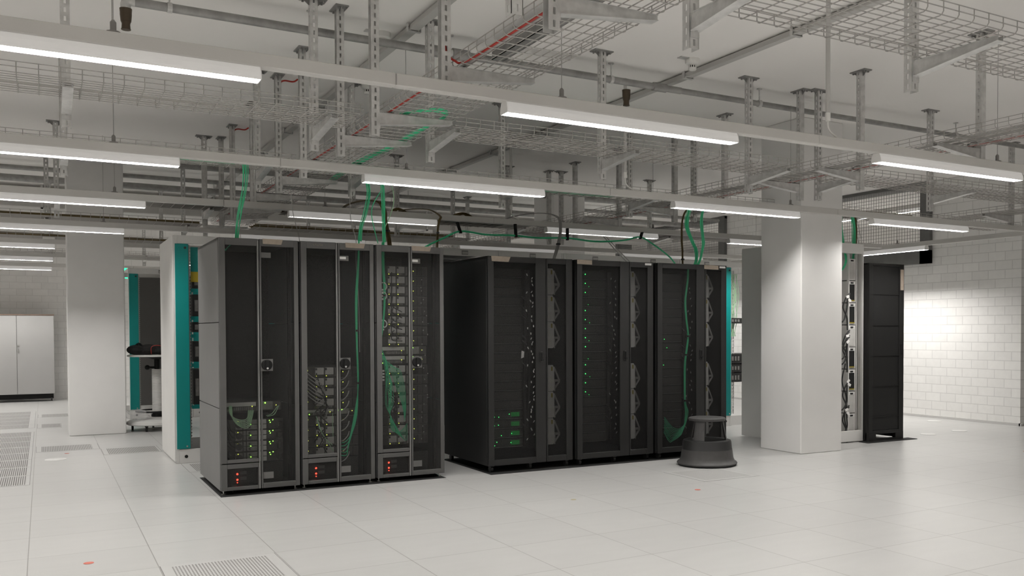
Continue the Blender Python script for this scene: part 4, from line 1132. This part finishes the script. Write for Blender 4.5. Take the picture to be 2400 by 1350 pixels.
for a0 in (207, 327, 87):
    b = MB(); A = math.radians(a0); wd = 36
    n = 6; vs = []
    for k in range(n + 1):
        f = A + math.radians(-wd/2 + wd * k / n)
        for r, z in ((0.190, 0.24), (0.152, 0.425)): vs.append((r, z, f))
    base = len(b.v)
    for r, z, f in vs: b.v.append((r * math.cos(f), r * math.sin(f), z))
    for r, z, f in vs: b.v.append(((r - 0.008) * math.cos(f), (r - 0.008) * math.sin(f), z))
    m2 = len(vs)
    for k in range(n):
        i = base + 2 * k
        b.f.append((i, i + 2, i + 3, i + 1)); b.f.append((i + m2, i + 1 + m2, i + 3 + m2, i + 2 + m2))
    b.f.append((base, base + 1, base + 1 + m2, base + m2)); e = base + 2 * n; b.f.append((e, e + m2, e + 1 + m2, e + 1))
    b.build('leg', 'stool_grey', t)
MB().lathe([(0.150, 0.420), (0.172, 0.424), (0.177, 0.434), (0.175, 0.446), (0.165, 0.452), (0.12, 0.449), (0.02, 0.448)], 0, 0, 48).build('top_step', 'stool_grey', t, True)

# ================================================================== pedestal trolley with bag, behind the left white rack
t = thing('pedestal_table', 'white round pedestal table on castors between the column and the white rack', 'table', (1.28, 13.25, 0))
MB().lathe([(0.35, 0.075), (0.37, 0.085), (0.365, 0.115), (0.30, 0.140), (0.07, 0.16), (0.06, 0.24)], 0, 0, 40).build('base', 'rack_white', t, True)
for k in range(5):
    a = k * 2 * math.pi / 5 + 0.4; b = MB(); castor(b, 0.30 * math.cos(a), 0.30 * math.sin(a), 0.034); b.build('castor', 'castor_black', t)
pr = []
for k in range(36): pr += [(0.060, 0.24 + k * 0.0155), (0.064, 0.248 + k * 0.0155)]
MB().lathe(pr, 0, 0, 24).build('ribbed_column', 'rack_white', t, True)
b = MB().tube([(0.255 * math.cos(a * math.pi / 16), 0.255 * math.sin(a * math.pi / 16), 0.245) for a in range(32)], 0.011, 8, closed=True)
for k in range(3):
    a = k * 2 * math.pi / 3 + 0.6; b.tube([(0.06 * math.cos(a), 0.06 * math.sin(a), 0.215), (0.25 * math.cos(a), 0.25 * math.sin(a), 0.243)], 0.008, 6)
b.cyl(0, 0, 0.17, 0.225, 0.075, 20); b.build('foot_ring', 'black_plastic', t, True)
MB().cyl(0, 0, 0.79, 0.93, 0.034, 16).cyl(0, 0, 0.92, 0.955, 0.06, 16, 0.15).build('lift_stem', 'black_plastic', t, True)
MB().tube([(0, 0, 0.815), (-0.10, -0.05, 0.815)], 0.012, 8).ball(-0.12, -0.06, 0.815, 0.032).build('clamp_knob', 'black_plastic', t, True)
MB().lathe([(0.34, 0.955), (0.35, 0.960), (0.35, 0.975), (0.34, 0.980)], 0, 0, 48).build('top', 'rack_white', t, True)
mat('bag_black', (0.012, 0.012, 0.012), 0.8, bump=0.3, nscale=30)
t = thing('shoulder_bag', 'black padded bag with red piping lying on the round pedestal table', 'bag', (1.26, 13.20, 0.98))
b = MB()
for (px, pz, rx, rz) in ((-0.22, 0.065, 0.12, 0.066), (-0.08, 0.068, 0.13, 0.070), (0.07, 0.07, 0.13, 0.072), (0.20, 0.065, 0.12, 0.066)): b.ball(px, 0, pz, rx, 0.12, rz, 16, 10)
b.bbox(-0.28, -0.10, 0.004, 0.28, 0.12, 0.115, 0.035)
b.build('body', 'bag_black', t, True)
MB().tube(bez([(-0.06, -0.118, 0.01), (-0.062, -0.125, 0.09), (-0.03, -0.128, 0.118), (0.04, -0.128, 0.118), (0.075, -0.125, 0.09), (0.08, -0.118, 0.01)], 6), 0.0045, 6).build('red_piping', 'red_cable', t, True)
MB().tube(bez([(0.08, 0, 0.12), (0.14, -0.02, 0.145), (0.22, 0, 0.165), (0.28, 0.02, 0.13), (0.24, 0.05, 0.08)], 6), 0.012, 6).tube(bez([(-0.25, 0, 0.10), (-0.20, -0.03, 0.145), (-0.16, 0, 0.12)], 6), 0.013, 6).build('strap', 'bag_black', t, True)
m = bpy.data.materials.new('clear_film'); m.use_nodes = True
nt = m.node_tree; tr = nt.nodes.new('ShaderNodeBsdfTransparent'); mx = nt.nodes.new('ShaderNodeMixShader'); mx.inputs[0].default_value = 0.28
nt.nodes['Principled BSDF'].inputs['Base Color'].default_value = (0.85, 0.85, 0.85, 1); nt.nodes['Principled BSDF'].inputs['Roughness'].default_value = 0.15
nt.links.new(tr.outputs[0], mx.inputs[1]); nt.links.new(nt.nodes['Principled BSDF'].outputs[0], mx.inputs[2]); nt.links.new(mx.outputs[0], nt.nodes['Material Output'].inputs[0]); MATS['clear_film'] = m
b = MB(); rr = random.Random(3); n, q = 14, 9; i0 = len(b.v)
for k in range(q + 1):
    p_ = math.pi * k / q
    for j in range(n):
        a = 2 * math.pi * j / n; s = 1 + rr.uniform(-.28, .28)
        b.v.append((1.02 + 0.17 * s * math.sin(p_) * math.cos(a), 13.12 + 0.12 * s * math.sin(p_) * math.sin(a), 0.215 - 0.055 * math.cos(p_) * (1 + rr.uniform(-.1, .35))))
for k in range(q):
    for j in range(n): b.f.append((i0 + k*n + j, i0 + k*n + (j+1) % n, i0 + (k+1)*n + (j+1) % n, i0 + (k+1)*n + j))
tag(b.build('plastic_bag', 'clear_film'), 'crumpled clear plastic bag on the base of the pedestal table', 'plastic bag')

# exit sign
t = thing('exit_sign', 'small lit green and white exit sign beyond the left column', 'sign', (1.00, 17.5, 2.18))
MB().bbox(0, 0, 0, 0.34, 0.04, 0.19, 0.004).build('case', 'white_plastic', t)
MB().box(0.008, -0.004, 0.008, 0.332, 0, 0.182).build('lit_face', mat('exit_green', (0.02, 0.3, 0.12), 0.4, emit=(0.03, 0.9, 0.40), estr=1.8), t)
MB().box(0.06, -0.006, 0.03, 0.12, -0.004, 0.16).prism([(0.17, 0.06), (0.24, 0.06), (0.24, 0.03), (0.30, 0.095), (0.24, 0.16), (0.24, 0.13), (0.17, 0.13)], 'y', -0.006, -0.004).build('pictogram', mat('exit_white', (0.8, 0.9, 0.85), 0.4, emit=(0.8, 1, 0.9), estr=1.2), t)
MB().tube([(0.17, 0.02, 0.19), (0.17, 0.02, HC - 2.18)], 0.008, 6).build('drop_rod', 'galv', t)
# ================================================================== perforated floor panels, discs, stickers
def hole_mat(name, base, hole, kind, pitch, fill, aspect=1.0):
    m = bpy.data.materials.new(name); m.use_nodes = True
    nt = m.node_tree; N = nt.nodes; L = nt.links; b = N['Principled BSDF']; b.inputs['Roughness'].default_value = 0.4
    tc = N.new('ShaderNodeTexCoord'); sp = N.new('ShaderNodeSeparateXYZ'); L.new(tc.outputs['Object'], sp.inputs[0])
    def M_(op, a, c=None):
        n = N.new('ShaderNodeMath'); n.operation = op
        for i, v in enumerate((a, c)):
            if v is None: continue
            if isinstance(v, (int, float)): n.inputs[i].default_value = v
            else: L.new(v, n.inputs[i])
        return n.outputs[0]
    fx = M_('SUBTRACT', M_('FRACT', M_('DIVIDE', sp.outputs[0], pitch)), 0.5)
    if kind == 'dots':
        fy = M_('SUBTRACT', M_('FRACT', M_('DIVIDE', sp.outputs[1], pitch)), 0.5)
        d = M_('ADD', M_('MULTIPLY', fx, fx), M_('MULTIPLY', fy, fy))
        e = M_('LESS_THAN', d, fill * fill)
    else:
        e = M_('LESS_THAN', M_('ABSOLUTE', fx), fill)
    mix = N.new('ShaderNodeMix'); mix.data_type = 'RGBA'; L.new(e, mix.inputs[0]); mix.inputs[6].default_value = (*base, 1); mix.inputs[7].default_value = (*hole, 1)
    L.new(mix.outputs[2], b.inputs['Base Color']); MATS[name] = m
hole_mat('perf_dots', (0.50, 0.495, 0.485), (0.05, 0.035, 0.03), 'dots', 0.0165, 0.27)
hole_mat('perf_slots', (0.49, 0.485, 0.475), (0.08, 0.075, 0.07), 'slots', 0.016, 0.22)
hole_mat('perf_fine', (0.48, 0.475, 0.465), (0.10, 0.095, 0.09), 'dots', 0.0165, 0.22)
mat('panel_rim', (0.51, 0.505, 0.495), 0.35)
mat('joint_dark', (0.16, 0.155, 0.15), 0.7)
def vent_panel(x0, y0, x1, y1, fields, m, label, group=None):
    t = thing('vent_floor_panel', label, 'floor panel', (x0, y0, 0), group=group)
    W, D = x1 - x0, y1 - y0
    MB().box(0, 0, 0.0, W, D, 0.0006).build('joint', 'joint_dark', t)
    MB().bbox(0.003, 0.003, 0.0006, W - 0.003, D - 0.003, 0.0014, 0.0003).build('panel', 'panel_rim', t)
    for (a, b_, c, d) in fields: MB().box(a, b_, 0.0014, c, d, 0.0020).build('perforation', m, t)
    return t
vent_panel(0.527, 4.86, 1.128, 5.455, [(0.055, 0.055, 0.545, 0.54)], 'perf_dots', 'perforated floor panel of small round holes at the bottom edge of the view')
vent_panel(4.79, 6.17, 5.395, 6.77, [(0.05, 0.05, 0.55, 0.55)], 'perf_fine', 'finely perforated floor panel in front of the step stool')
vent_panel(-0.08, 11.34, 0.52, 11.93, [(0.05, 0.03, 0.535, 0.53)], 'perf_slots', 'slotted floor panel just in front of the left column')
vent_panel(0.527, 10.74, 1.08, 11.36, [(0.05, 0.04, 0.53, 0.56)], 'perf_slots', 'slotted floor panel beside the base of the left white rack')
vent_panel(1.128, 9.0, 1.73, 9.6, [(0.06, 0.04, 0.5, 0.55)], 'perf_slots', 'slotted floor panel between the grey rack and the white rack')
vent_panel(-0.08, 14.2, 0.2, 14.86, [(0.05, 0.06, 0.27, 0.6)], 'perf_slots', 'short slotted floor panel behind the left column, nearer one')
vent_panel(-0.08, 16.0, 0.4, 16.62, [(0.05, 0.04, 0.45, 0.58)], 'perf_slots', 'short slotted floor panel behind the left column, farther one')
y = 8.95; k = 0
while y < 13.4:
    vent_panel(-0.70, y, -0.11, y + 0.597, [(0.03, 0.03, 0.555, 0.565)], 'perf_slots', 'slotted floor panel in the long strip at the left edge, %s from the front' % ORD[k], 'slotted panels in the left strip'); y += 0.6; k += 1
y = 14.3
while y < 17.0:
    vent_panel(-0.74, y, -0.11, y + 0.597, [(0.03, 0.03, 0.555, 0.565)], 'perf_slots', 'slotted floor panel in the far strip at the left edge, %s from the front' % ORD[k - 8], 'slotted panels in the far left strip'); y += 0.6; k += 1
mat('disc_white', (0.66, 0.655, 0.64), 0.35)
mat('sticker_red', (0.55, 0.15, 0.11), 0.6)
for x, y, r, l in ((0.094, 10.62, 0.098, 'white round cover plate on the floor left of the grey racks'), (9.336, 7.59, 0.095, 'white round cover plate on the floor, nearer of two by the brick wall'), (9.99, 7.64, 0.095, 'white round cover plate on the floor, closer of two to the brick wall'), (10.8, 8.67, 0.10, 'white round cover plate on the floor at the foot of the brick wall')):
    tag(MB().lathe([(r, 0.0006), (r, 0.003), (r - 0.004, 0.005), (0.01, 0.0065)], x, y, 40).build('floor_cover', 'disc_white', None, True), l, 'cover plate')
for x, y, r, l in ((0.20, 5.736, 0.026, 'pale red round sticker on the floor at the lower left'), (4.495, 5.881, 0.024, 'pale red round sticker on the floor near the finely perforated panel'), (0.201, 11.085, 0.022, 'faint red round sticker on the floor by the slotted panels'), (8.87, 5.97, 0.022, 'pale red round sticker on the floor at the right edge')):
    tag(MB().cyl(x, y, 0.0006, 0.0022, r, 24).build('floor_sticker', 'sticker_red'), l, 'sticker')
mat('stain', (0.42, 0.37, 0.24), 0.6)
mat('speck', (0.10, 0.09, 0.08), 0.7)
b = MB()
for (x, y, r) in ((3.43, 6.02, 0.022),): b.cyl(x, y, 0.0003, 0.0009, r, 14)
tag(b.build('floor_stain', 'stain'), 'small yellowish stain on the floor below the black racks', 'stain')
# ================================================================== cables lying in the trays
def lay(axis, lo, hi, a, b, n, z=ZT + 0.010, wob=0.012, step=0.45, dz=0.02):
    P = []
    for k in range(n):
        u = random.uniform(lo, hi); zz = z + random.uniform(0, dz); p = []; t = a
        while t < b + 1e-6:
            uu = min(max(u + random.uniform(-wob, wob), lo), hi); zq = zz + random.uniform(-.003, .003)
            p.append((t, uu, zq) if axis == 'x' else (uu, t, zq)); t += step
        if len(p) > 1: P.append(p)
    return P
def laid(label, P, r, m, n=5, kind=None): return strands('network_cable_bundle', label, 'cable bundle', P, r, m, n=n, seg=4, kind=kind)
# long centre tray: green bundle swinging in from the crossing tray
P = []
for k in range(14):
    o = 0.008 * k - 0.05
    P.append([(1.93, 5.60 + o, ZT + .012), (2.02, 5.46 + o*.6, ZT + .02), (2.12, 5.42 + o*.8, ZT + .03), (2.205, 5.47 + o*.5, ZT + .028), (2.225 - abs(o)*.4, 5.62 , ZT + .018), (2.20 + o*.5, 6.0, ZT + .012), (2.21 + o*.5, 6.6, ZT + .012), (2.19 + o*.6, 7.2, ZT + .012), (2.20 + o*.6, 7.75, ZT + .012), (2.24 + o*.4, 8.3, ZT + .012)])
laid('green cables lying along the right edge of the long centre tray', P, 0.0042, 'cable_green')
P = [[(1.845, 1.6, ZT + .008), (1.85, 2.6, ZT + .008), (1.845, 3.6, ZT + .008), (1.84, 4.28, ZT + .008), (1.80, 4.36, ZT + .02), (1.775, 4.40, ZT + .07), (1.765, 4.40, ZT + .12)]]
strands('red_cable', 'red cable along the left edge of the long centre tray, bent up at a hanger', 'cable', P, 0.006, 'red_cable', n=7)
strands('red_cable', 'red cable farther along the left edge of the long centre tray', 'cable', [[(1.845, 4.45, ZT + .008), (1.85, 6, ZT + .008), (1.84, 8, ZT + .008), (1.85, 10, ZT + .008), (1.84, 12, ZT + .008)]], 0.005, 'red_cable', n=6)
strands('red_cable', 'red cable along the outer edge of the long right tray', 'cable', [[(5.87, 2.8, ZT + .008), (5.872, 4, ZT + .008), (5.865, 5.5, ZT + .008), (5.87, 7.5, ZT + .008), (5.86, 10, ZT + .008), (5.87, 13, ZT + .008)]], 0.005, 'red_cable', n=6)
strands('grey_cable', 'white conduit lying along the left edge of the long centre tray', 'cable', [[(1.865, 1.6, ZT + .012), (1.865, 4.0, ZT + .012), (1.862, 8.0, ZT + .012), (1.865, 12, ZT + .012)]], 0.010, 'cable_grey', n=8)
strands('grey_cable', 'grey cable lying in the long right tray', 'cable', [[(5.72, 2.8, ZT + .012), (5.70, 4, ZT + .012), (5.73, 5.0, ZT + .012), (5.66, 6, ZT + .012), (5.70, 9, ZT + .012)], [(5.62, 2.8, ZT + .012), (5.60, 4.2, ZT + .012), (5.64, 5.6, ZT + .012), (5.6, 8, ZT + .012)]], 0.008, 'cable_grey', n=6)
for i in range(4):
    y = [4.42, 5.54, 6.3, 8.2][i]
    b = MB(); rr = random.Random(i)
    for k in range(2):
        b.tube([(5.90 + .035 * math.cos(a * .7), y + .03 * math.sin(a * .7), ZT + .01 + .004 * a) for a in range(9)], 0.006, 6)
    tag(b.build('cable_coil', 'cable_black', None, True), 'small black cable coil at the root of a right tray arm, %s from the front' % ORD[i], 'cable coil')
laid('green cables in the tray behind the second light rail on the left', lay('x', 7.70, 7.90, 0.9, 1.74, 10), 0.004, 'cable_green')
laid('green cables in the tray behind the second light rail above the black racks', lay('x', 7.64, 7.93, 3.6, 5.38, 36), 0.0042, 'cable_green', kind='stuff')
laid('brown cables in the tray behind the second light rail above the black racks', lay('x', 7.92, 7.97, 3.6, 5.38, 6), 0.0045, mat('cable_tan', (0.20, 0.15, 0.10), 0.6), kind='stuff')
for (a, b_, lab) in ((-5.5, 1.72, 'brown cables filling the tray behind the third light rail on the left'), (2.35, 5.36, 'brown cables filling the tray behind the third light rail above the racks'), (6.0, 10.8, 'brown cables filling the tray behind the third light rail near the openings')):
    laid(lab, lay('x', 10.44, 10.88, a, b_, 64, dz=0.05), 0.0055, mat('cable_darkbrown', (0.05, 0.038, 0.02), 0.6), kind='stuff')
laid('brown cables in the tray in front of the left column', lay('x', 12.30, 12.6, -5.5, 1.72, 16, dz=0.03), 0.006, 'cable_brown', kind='stuff')
laid('brown cables in the tray behind the fifth light rail', lay('x', 14.93, 15.3, -5.5, 1.72, 16, dz=0.03), 0.006, 'cable_brown', kind='stuff')
laid('brown cables in the fifth row tray above the racks', lay('x', 12.30, 12.7, 2.35, 5.36, 20, dz=0.03), 0.006, 'cable_brown', kind='stuff')
laid('yellow and brown cables over the tray behind the second light rail on the right', lay('x', 7.5, 7.8, 7.6, 9.3, 8, dz=0.03), 0.0055, 'cable_brown', kind='stuff')
# brown loops standing up over the third rail
P = []
for k in range(5):
    o = .012 * k
    P.append([(3.48 + o, 10.5 + o, 2.63), (3.55 + o, 10.55, 2.70 - o*.3), (3.64, 10.58, 2.735 - o*.4), (3.74 - o, 10.6, 2.71 - o*.3), (3.84 - o, 10.62, 2.63)])
strands('cable_loop', 'brown cable loop standing above the tray behind the third light rail', 'cable loop', P, 0.006, 'cable_brown')
P = []
for k in range(5):
    o = .012 * k
    P.append([(4.22 + o, 10.5 + o, 2.63), (4.34 + o, 10.55, 2.70 - o*.3), (4.47, 10.58, 2.735 - o*.4), (4.58 - o, 10.6, 2.71 - o*.3), (4.72 - o, 10.62, 2.63)])
strands('cable_loop', 'second brown cable loop, right of the first above the same tray', 'cable loop', P, 0.006, 'cable_brown')

# ================================================================== cables dropping from the trays into the racks
def drop(label, path, n, sp, r, m, ties=(), kind=None):
    P = []
    for k in range(n):
        a = 2 * math.pi * k / max(1, n); rad = sp * (0.4 + 0.6 * ((k * 7) % 5) / 4)
        P.append([(p[0] + rad * math.cos(a + i * .35) + random.uniform(-sp*.2, sp*.2), p[1] + rad * math.sin(a + i * .35) * .6, p[2]) for i, p in enumerate(path)])
    return strands('network_cable_bundle', label, 'cable bundle', P, r, m, ties=ties, kind=kind)
drop('green cable bundle dropping into the top of the left grey rack', [(1.1, 7.70, 2.617), (1.25, 7.71, 2.617), (1.36, 7.72, 2.622), (1.405, 7.74, 2.60), (1.398, 7.75, 2.42), (1.37, 7.75, 2.25), (1.345, 7.75, 2.10), (1.335, 7.75, 1.99)], 5, 0.020, 0.0036, 'cable_green')
drop('green cable bundle dropping into the middle grey rack', [(2.60, 7.60, 2.617), (2.48, 7.62, 2.617), (2.385, 7.66, 2.615), (2.378, 7.69, 2.58), (2.395, 7.70, 2.45), (2.37, 7.70, 2.30), (2.32, 7.68, 2.15), (2.295, 7.64, 2.03)], 6, 0.020, 0.0036, 'cable_green')
drop('straight green cable bundle dropping into the right grey rack', [(2.75, 7.60, 2.617), (2.6, 7.62, 2.617), (2.52, 7.64, 2.61), (2.50, 7.65, 2.57), (2.503, 7.65, 2.40), (2.505, 7.65, 2.20), (2.506, 7.64, 2.03)], 6, 0.016, 0.0036, 'cable_green')
strands('network_cable', 'single green cable bulging left beside the straight green bundle', 'cable', [[(2.49, 7.66, 2.47), (2.43, 7.68, 2.36), (2.412, 7.68, 2.27), (2.43, 7.68, 2.16), (2.46, 7.66, 2.02)]], 0.004, 'cable_green')
strands('network_cable', 'pale green cable arcing right beside the straight green bundle', 'cable', [[(2.53, 7.66, 2.60), (2.575, 7.70, 2.57), (2.61, 7.70, 2.47), (2.61, 7.70, 2.36), (2.57, 7.70, 2.24), (2.52, 7.66, 2.15), (2.51, 7.66, 2.03)]], 0.004, 'cable_pale')
strands('grey_cable', 'thin grey cable hanging into the middle grey rack', 'cable', [[(2.30, 7.7, 2.62), (2.255, 7.72, 2.55), (2.24, 7.72, 2.40), (2.245, 7.72, 2.22), (2.27, 7.66, 2.04), (2.265, YF, 1.85), (2.285, YF, 1.5), (2.29, YF, 1.1)]], 0.0032, 'cable_grey')
strands('grey_cable', 'thin grey cable leaning over the top of the middle grey rack', 'cable', [[(1.77, 7.8, 2.45), (1.79, 7.8, 2.24), (1.83, 7.8, 2.08), (1.84, 7.8, 2.0)]], 0.003, 'cable_grey')
P1 = [(5.70, 7.6, 2.617), (5.85, 7.7, 2.617), (5.92, 7.75, 2.612), (5.87, 7.8, 2.58), (5.835, 7.82, 2.45), (5.84, 7.82, 2.34), (5.90, 7.82, 2.22), (5.935, 7.8, 2.13), (5.90, 7.75, 2.03), (5.82, 7.68, 1.93)]
drop('left strand of the thick green cable drop behind the step stool rack', P1, 9, 0.022, 0.0042, 'cable_green')
P2 = [(6.25, 7.6, 2.617), (6.12, 7.66, 2.617), (6.03, 7.71, 2.61), (5.99, 7.74, 2.55), (5.97, 7.75, 2.42), (5.985, 7.75, 2.30), (6.0, 7.76, 2.20), (5.985, 7.76, 2.12), (5.93, 7.72, 2.03), (5.86, 7.68, 1.94)]
drop('right strand of the thick green cable drop behind the step stool rack', P2, 7, 0.018, 0.0042, 'cable_green')
P = bez([(3.20, 8.95, 2.03), (3.363, 8.9, 2.138), (3.548, 8.9, 2.230), (3.736, 8.9, 2.309), (4.025, 8.9, 2.289), (4.323, 8.9, 2.297), (4.63, 8.9, 2.286), (5.001, 8.9, 2.302), (5.359, 8.9, 2.282), (5.73, 8.9, 2.312), (5.965, 8.9, 2.361), (6.144, 8.9, 2.29), (6.37, 8.9, 2.16), (6.5, 8.95, 2.08)], 6)
b = MB()
for k in range(5): b.tube([(p[0], p[1] + .006 * math.cos(k * 1.25), p[2] + .006 * math.sin(k * 1.25)) for p in P], 0.0045, 5)
tag(b.build('network_cable_bundle', 'cable_green', None, True), 'green cable bundle draped in shallow swags above the black racks', 'cable bundle')
for i, (x, z0, z1, dx) in enumerate(((3.736, 2.30, 2.40, -.04), (4.37, 2.29, 2.42, -.01), (5.0, 2.29, 2.41, .0), (5.965, 2.35, 2.42, .03))):
    MBs = MB().prism([(x - .012, z0 - .012), (x + .012, z0 - .012), (x + .012 + dx, z1), (x - .012 + dx, z1)], 'y', 8.885, 8.893)
    MBs.prism([(x - .012, z0 - .012), (x + .012, z0 - .012), (x + .012 + dx, z1), (x - .012 + dx, z1)], 'y', 8.907, 8.915)
    tag(MBs.build('cable_strap', 'black_plastic'), 'black strap holding the green swag above the black racks, %s from the left' % ORD[i], 'strap')
drop('thick brown cable bundle dropping behind the right grey rack', [(2.95, 10.5, 2.63), (2.93, 10.25, 2.68), (2.90, 9.5, 2.64), (2.90, 8.98, 2.56), (2.93, 8.9, 2.46), (2.94, 8.9, 2.36), (2.965, 8.9, 2.2), (2.985, 8.9, 2.02)], 7, 0.022, 0.006, 'cable_brown', ties=((2.95, 8.9, 2.27, 0.032),))
drop('thin brown cable bundle hanging right of the grey racks', [(3.60, 10.5, 2.63), (3.58, 10.25, 2.67), (3.56, 9.4, 2.58), (3.53, 8.95, 2.46), (3.50, 8.9, 2.40), (3.485, 8.9, 2.3), (3.475, 8.9, 2.12), (3.475, 8.9, 2.02)], 4, 0.012, 0.005, 'cable_brown', ties=((3.483, 8.9, 2.28, 0.018),))
drop('grey cable bundle dropping behind the middle black rack', [(4.96, 10.5, 2.63), (4.95, 10.25, 2.67), (4.94, 9.5, 2.64), (4.92, 8.98, 2.54), (4.915, 8.9, 2.4), (4.89, 8.9, 2.25), (4.85, 8.9, 2.12), (4.80, 8.9, 2.0)], 6, 0.018, 0.005, 'cable_grey', ties=((4.885, 8.9, 2.23, 0.026),))
strands('grey_cable', 'grey cables slanting down to the right behind the middle black rack', 'cable', [[(5.80, 9.5, 2.45), (5.92, 9.5, 2.34), (6.05, 9.5, 2.22), (6.25, 9.6, 2.12)], [(5.83, 9.5, 2.45), (5.96, 9.5, 2.34), (6.10, 9.5, 2.22), (6.3, 9.6, 2.12)]], 0.006, 'cable_grey')
drop('brown cable dropping beside the thick green cable drop', [(6.06, 7.85, 2.62), (6.06, 8.1, 2.60), (6.06, 8.2, 2.5), (6.05, 8.2, 2.3), (6.055, 8.2, 2.15), (6.06, 8.2, 2.0)], 4, 0.012, 0.005, 'cable_brown', ties=((6.06, 8.2, 2.06, 0.02),))
# cables into the open white rack
drop('green cable bundle entering the open white rack beside the column', [(7.86, 7.6, 2.64), (7.85, 7.6, 2.5), (7.87, 7.6, 2.35), (7.90, 7.6, 2.2), (7.89, 7.56, 2.08), (7.83, 7.55, 1.98), (7.76, 7.6, 1.9)], 5, 0.014, 0.005, 'cable_green')
drop('second green cable bundle entering the open white rack', [(8.0, 7.6, 2.645), (8.03, 7.6, 2.58), (8.06, 7.6, 2.45), (8.065, 7.6, 2.30), (8.07, 7.6, 2.2), (8.05, 7.6, 2.1)], 7, 0.024, 0.005, 'cable_green')
drop('brown cable bundle entering the open white rack at its right side', [(8.02, 7.62, 2.66), (8.09, 7.62, 2.60), (8.115, 7.62, 2.45), (8.11, 7.62, 2.3), (8.085, 7.62, 2.15)], 6, 0.016, 0.005, 'cable_brown')
strands('grey_cable', 'thin pale wires hanging loosely above the tall black rack', 'cables', [[(8.22, 7.7, 2.62), (8.20, 7.7, 2.45), (8.24, 7.7, 2.3), (8.27, 7.7, 2.15), (8.25, 7.7, 2.06)], [(8.20, 7.7, 2.6), (8.25, 7.7, 2.45), (8.29, 7.7, 2.28), (8.22, 7.7, 2.14), (8.2, 7.7, 2.05)], [(8.12, 7.7, 2.6), (8.18, 7.7, 2.4), (8.15, 7.7, 2.26)]], 0.003, 'cable_grey')
# strut channel on the ceiling in line with the pipe coupling
t = thing('cable_channel', 'short steel channel under the ceiling above the long centre tray', 'cable channel')
MB().box(2.90, 1.6, 3.29, 2.99, 6.3, 3.295).box(2.90, 1.6, 3.29, 2.905, 6.3, 3.37).box(2.985, 1.6, 3.29, 2.99, 6.3, 3.37).build('channel', 'galv_dark', t)
for y in (2.4, 4.2, 6.0): MB().box(2.935, y, 3.295, 2.955, y + .02, HC).build('drop_rod', 'galv', t)
# small junction box on the far left tray
tag(MB().bbox(0.015, 14.86, 2.44, 0.165, 14.92, 2.60, 0.006).build('junction_box', 'white_plastic'), 'small white junction box under a far tray on the left', 'junction box')

for i, (x, y, d, l) in enumerate(((1.78, 8.19, 1, 'short red cable bowing from the head of a hanger on the left tray row'), (5.99, 4.40, 1, 'short red cable at the head of the hanger in the top right corner'), (1.775, 10.38, 1, 'short red cable at the head of a distant hanger in the middle'))):
    strands('red_cable', l, 'cable', [[(x, y, HC - 0.10), (x + 0.005, y, HC - 0.05), (x + 0.04 * d, y, HC - 0.03), (x + 0.11 * d, y, HC - 0.03), (x + 0.15 * d, y, HC - 0.004)]], 0.007, 'red_cable', n=7)
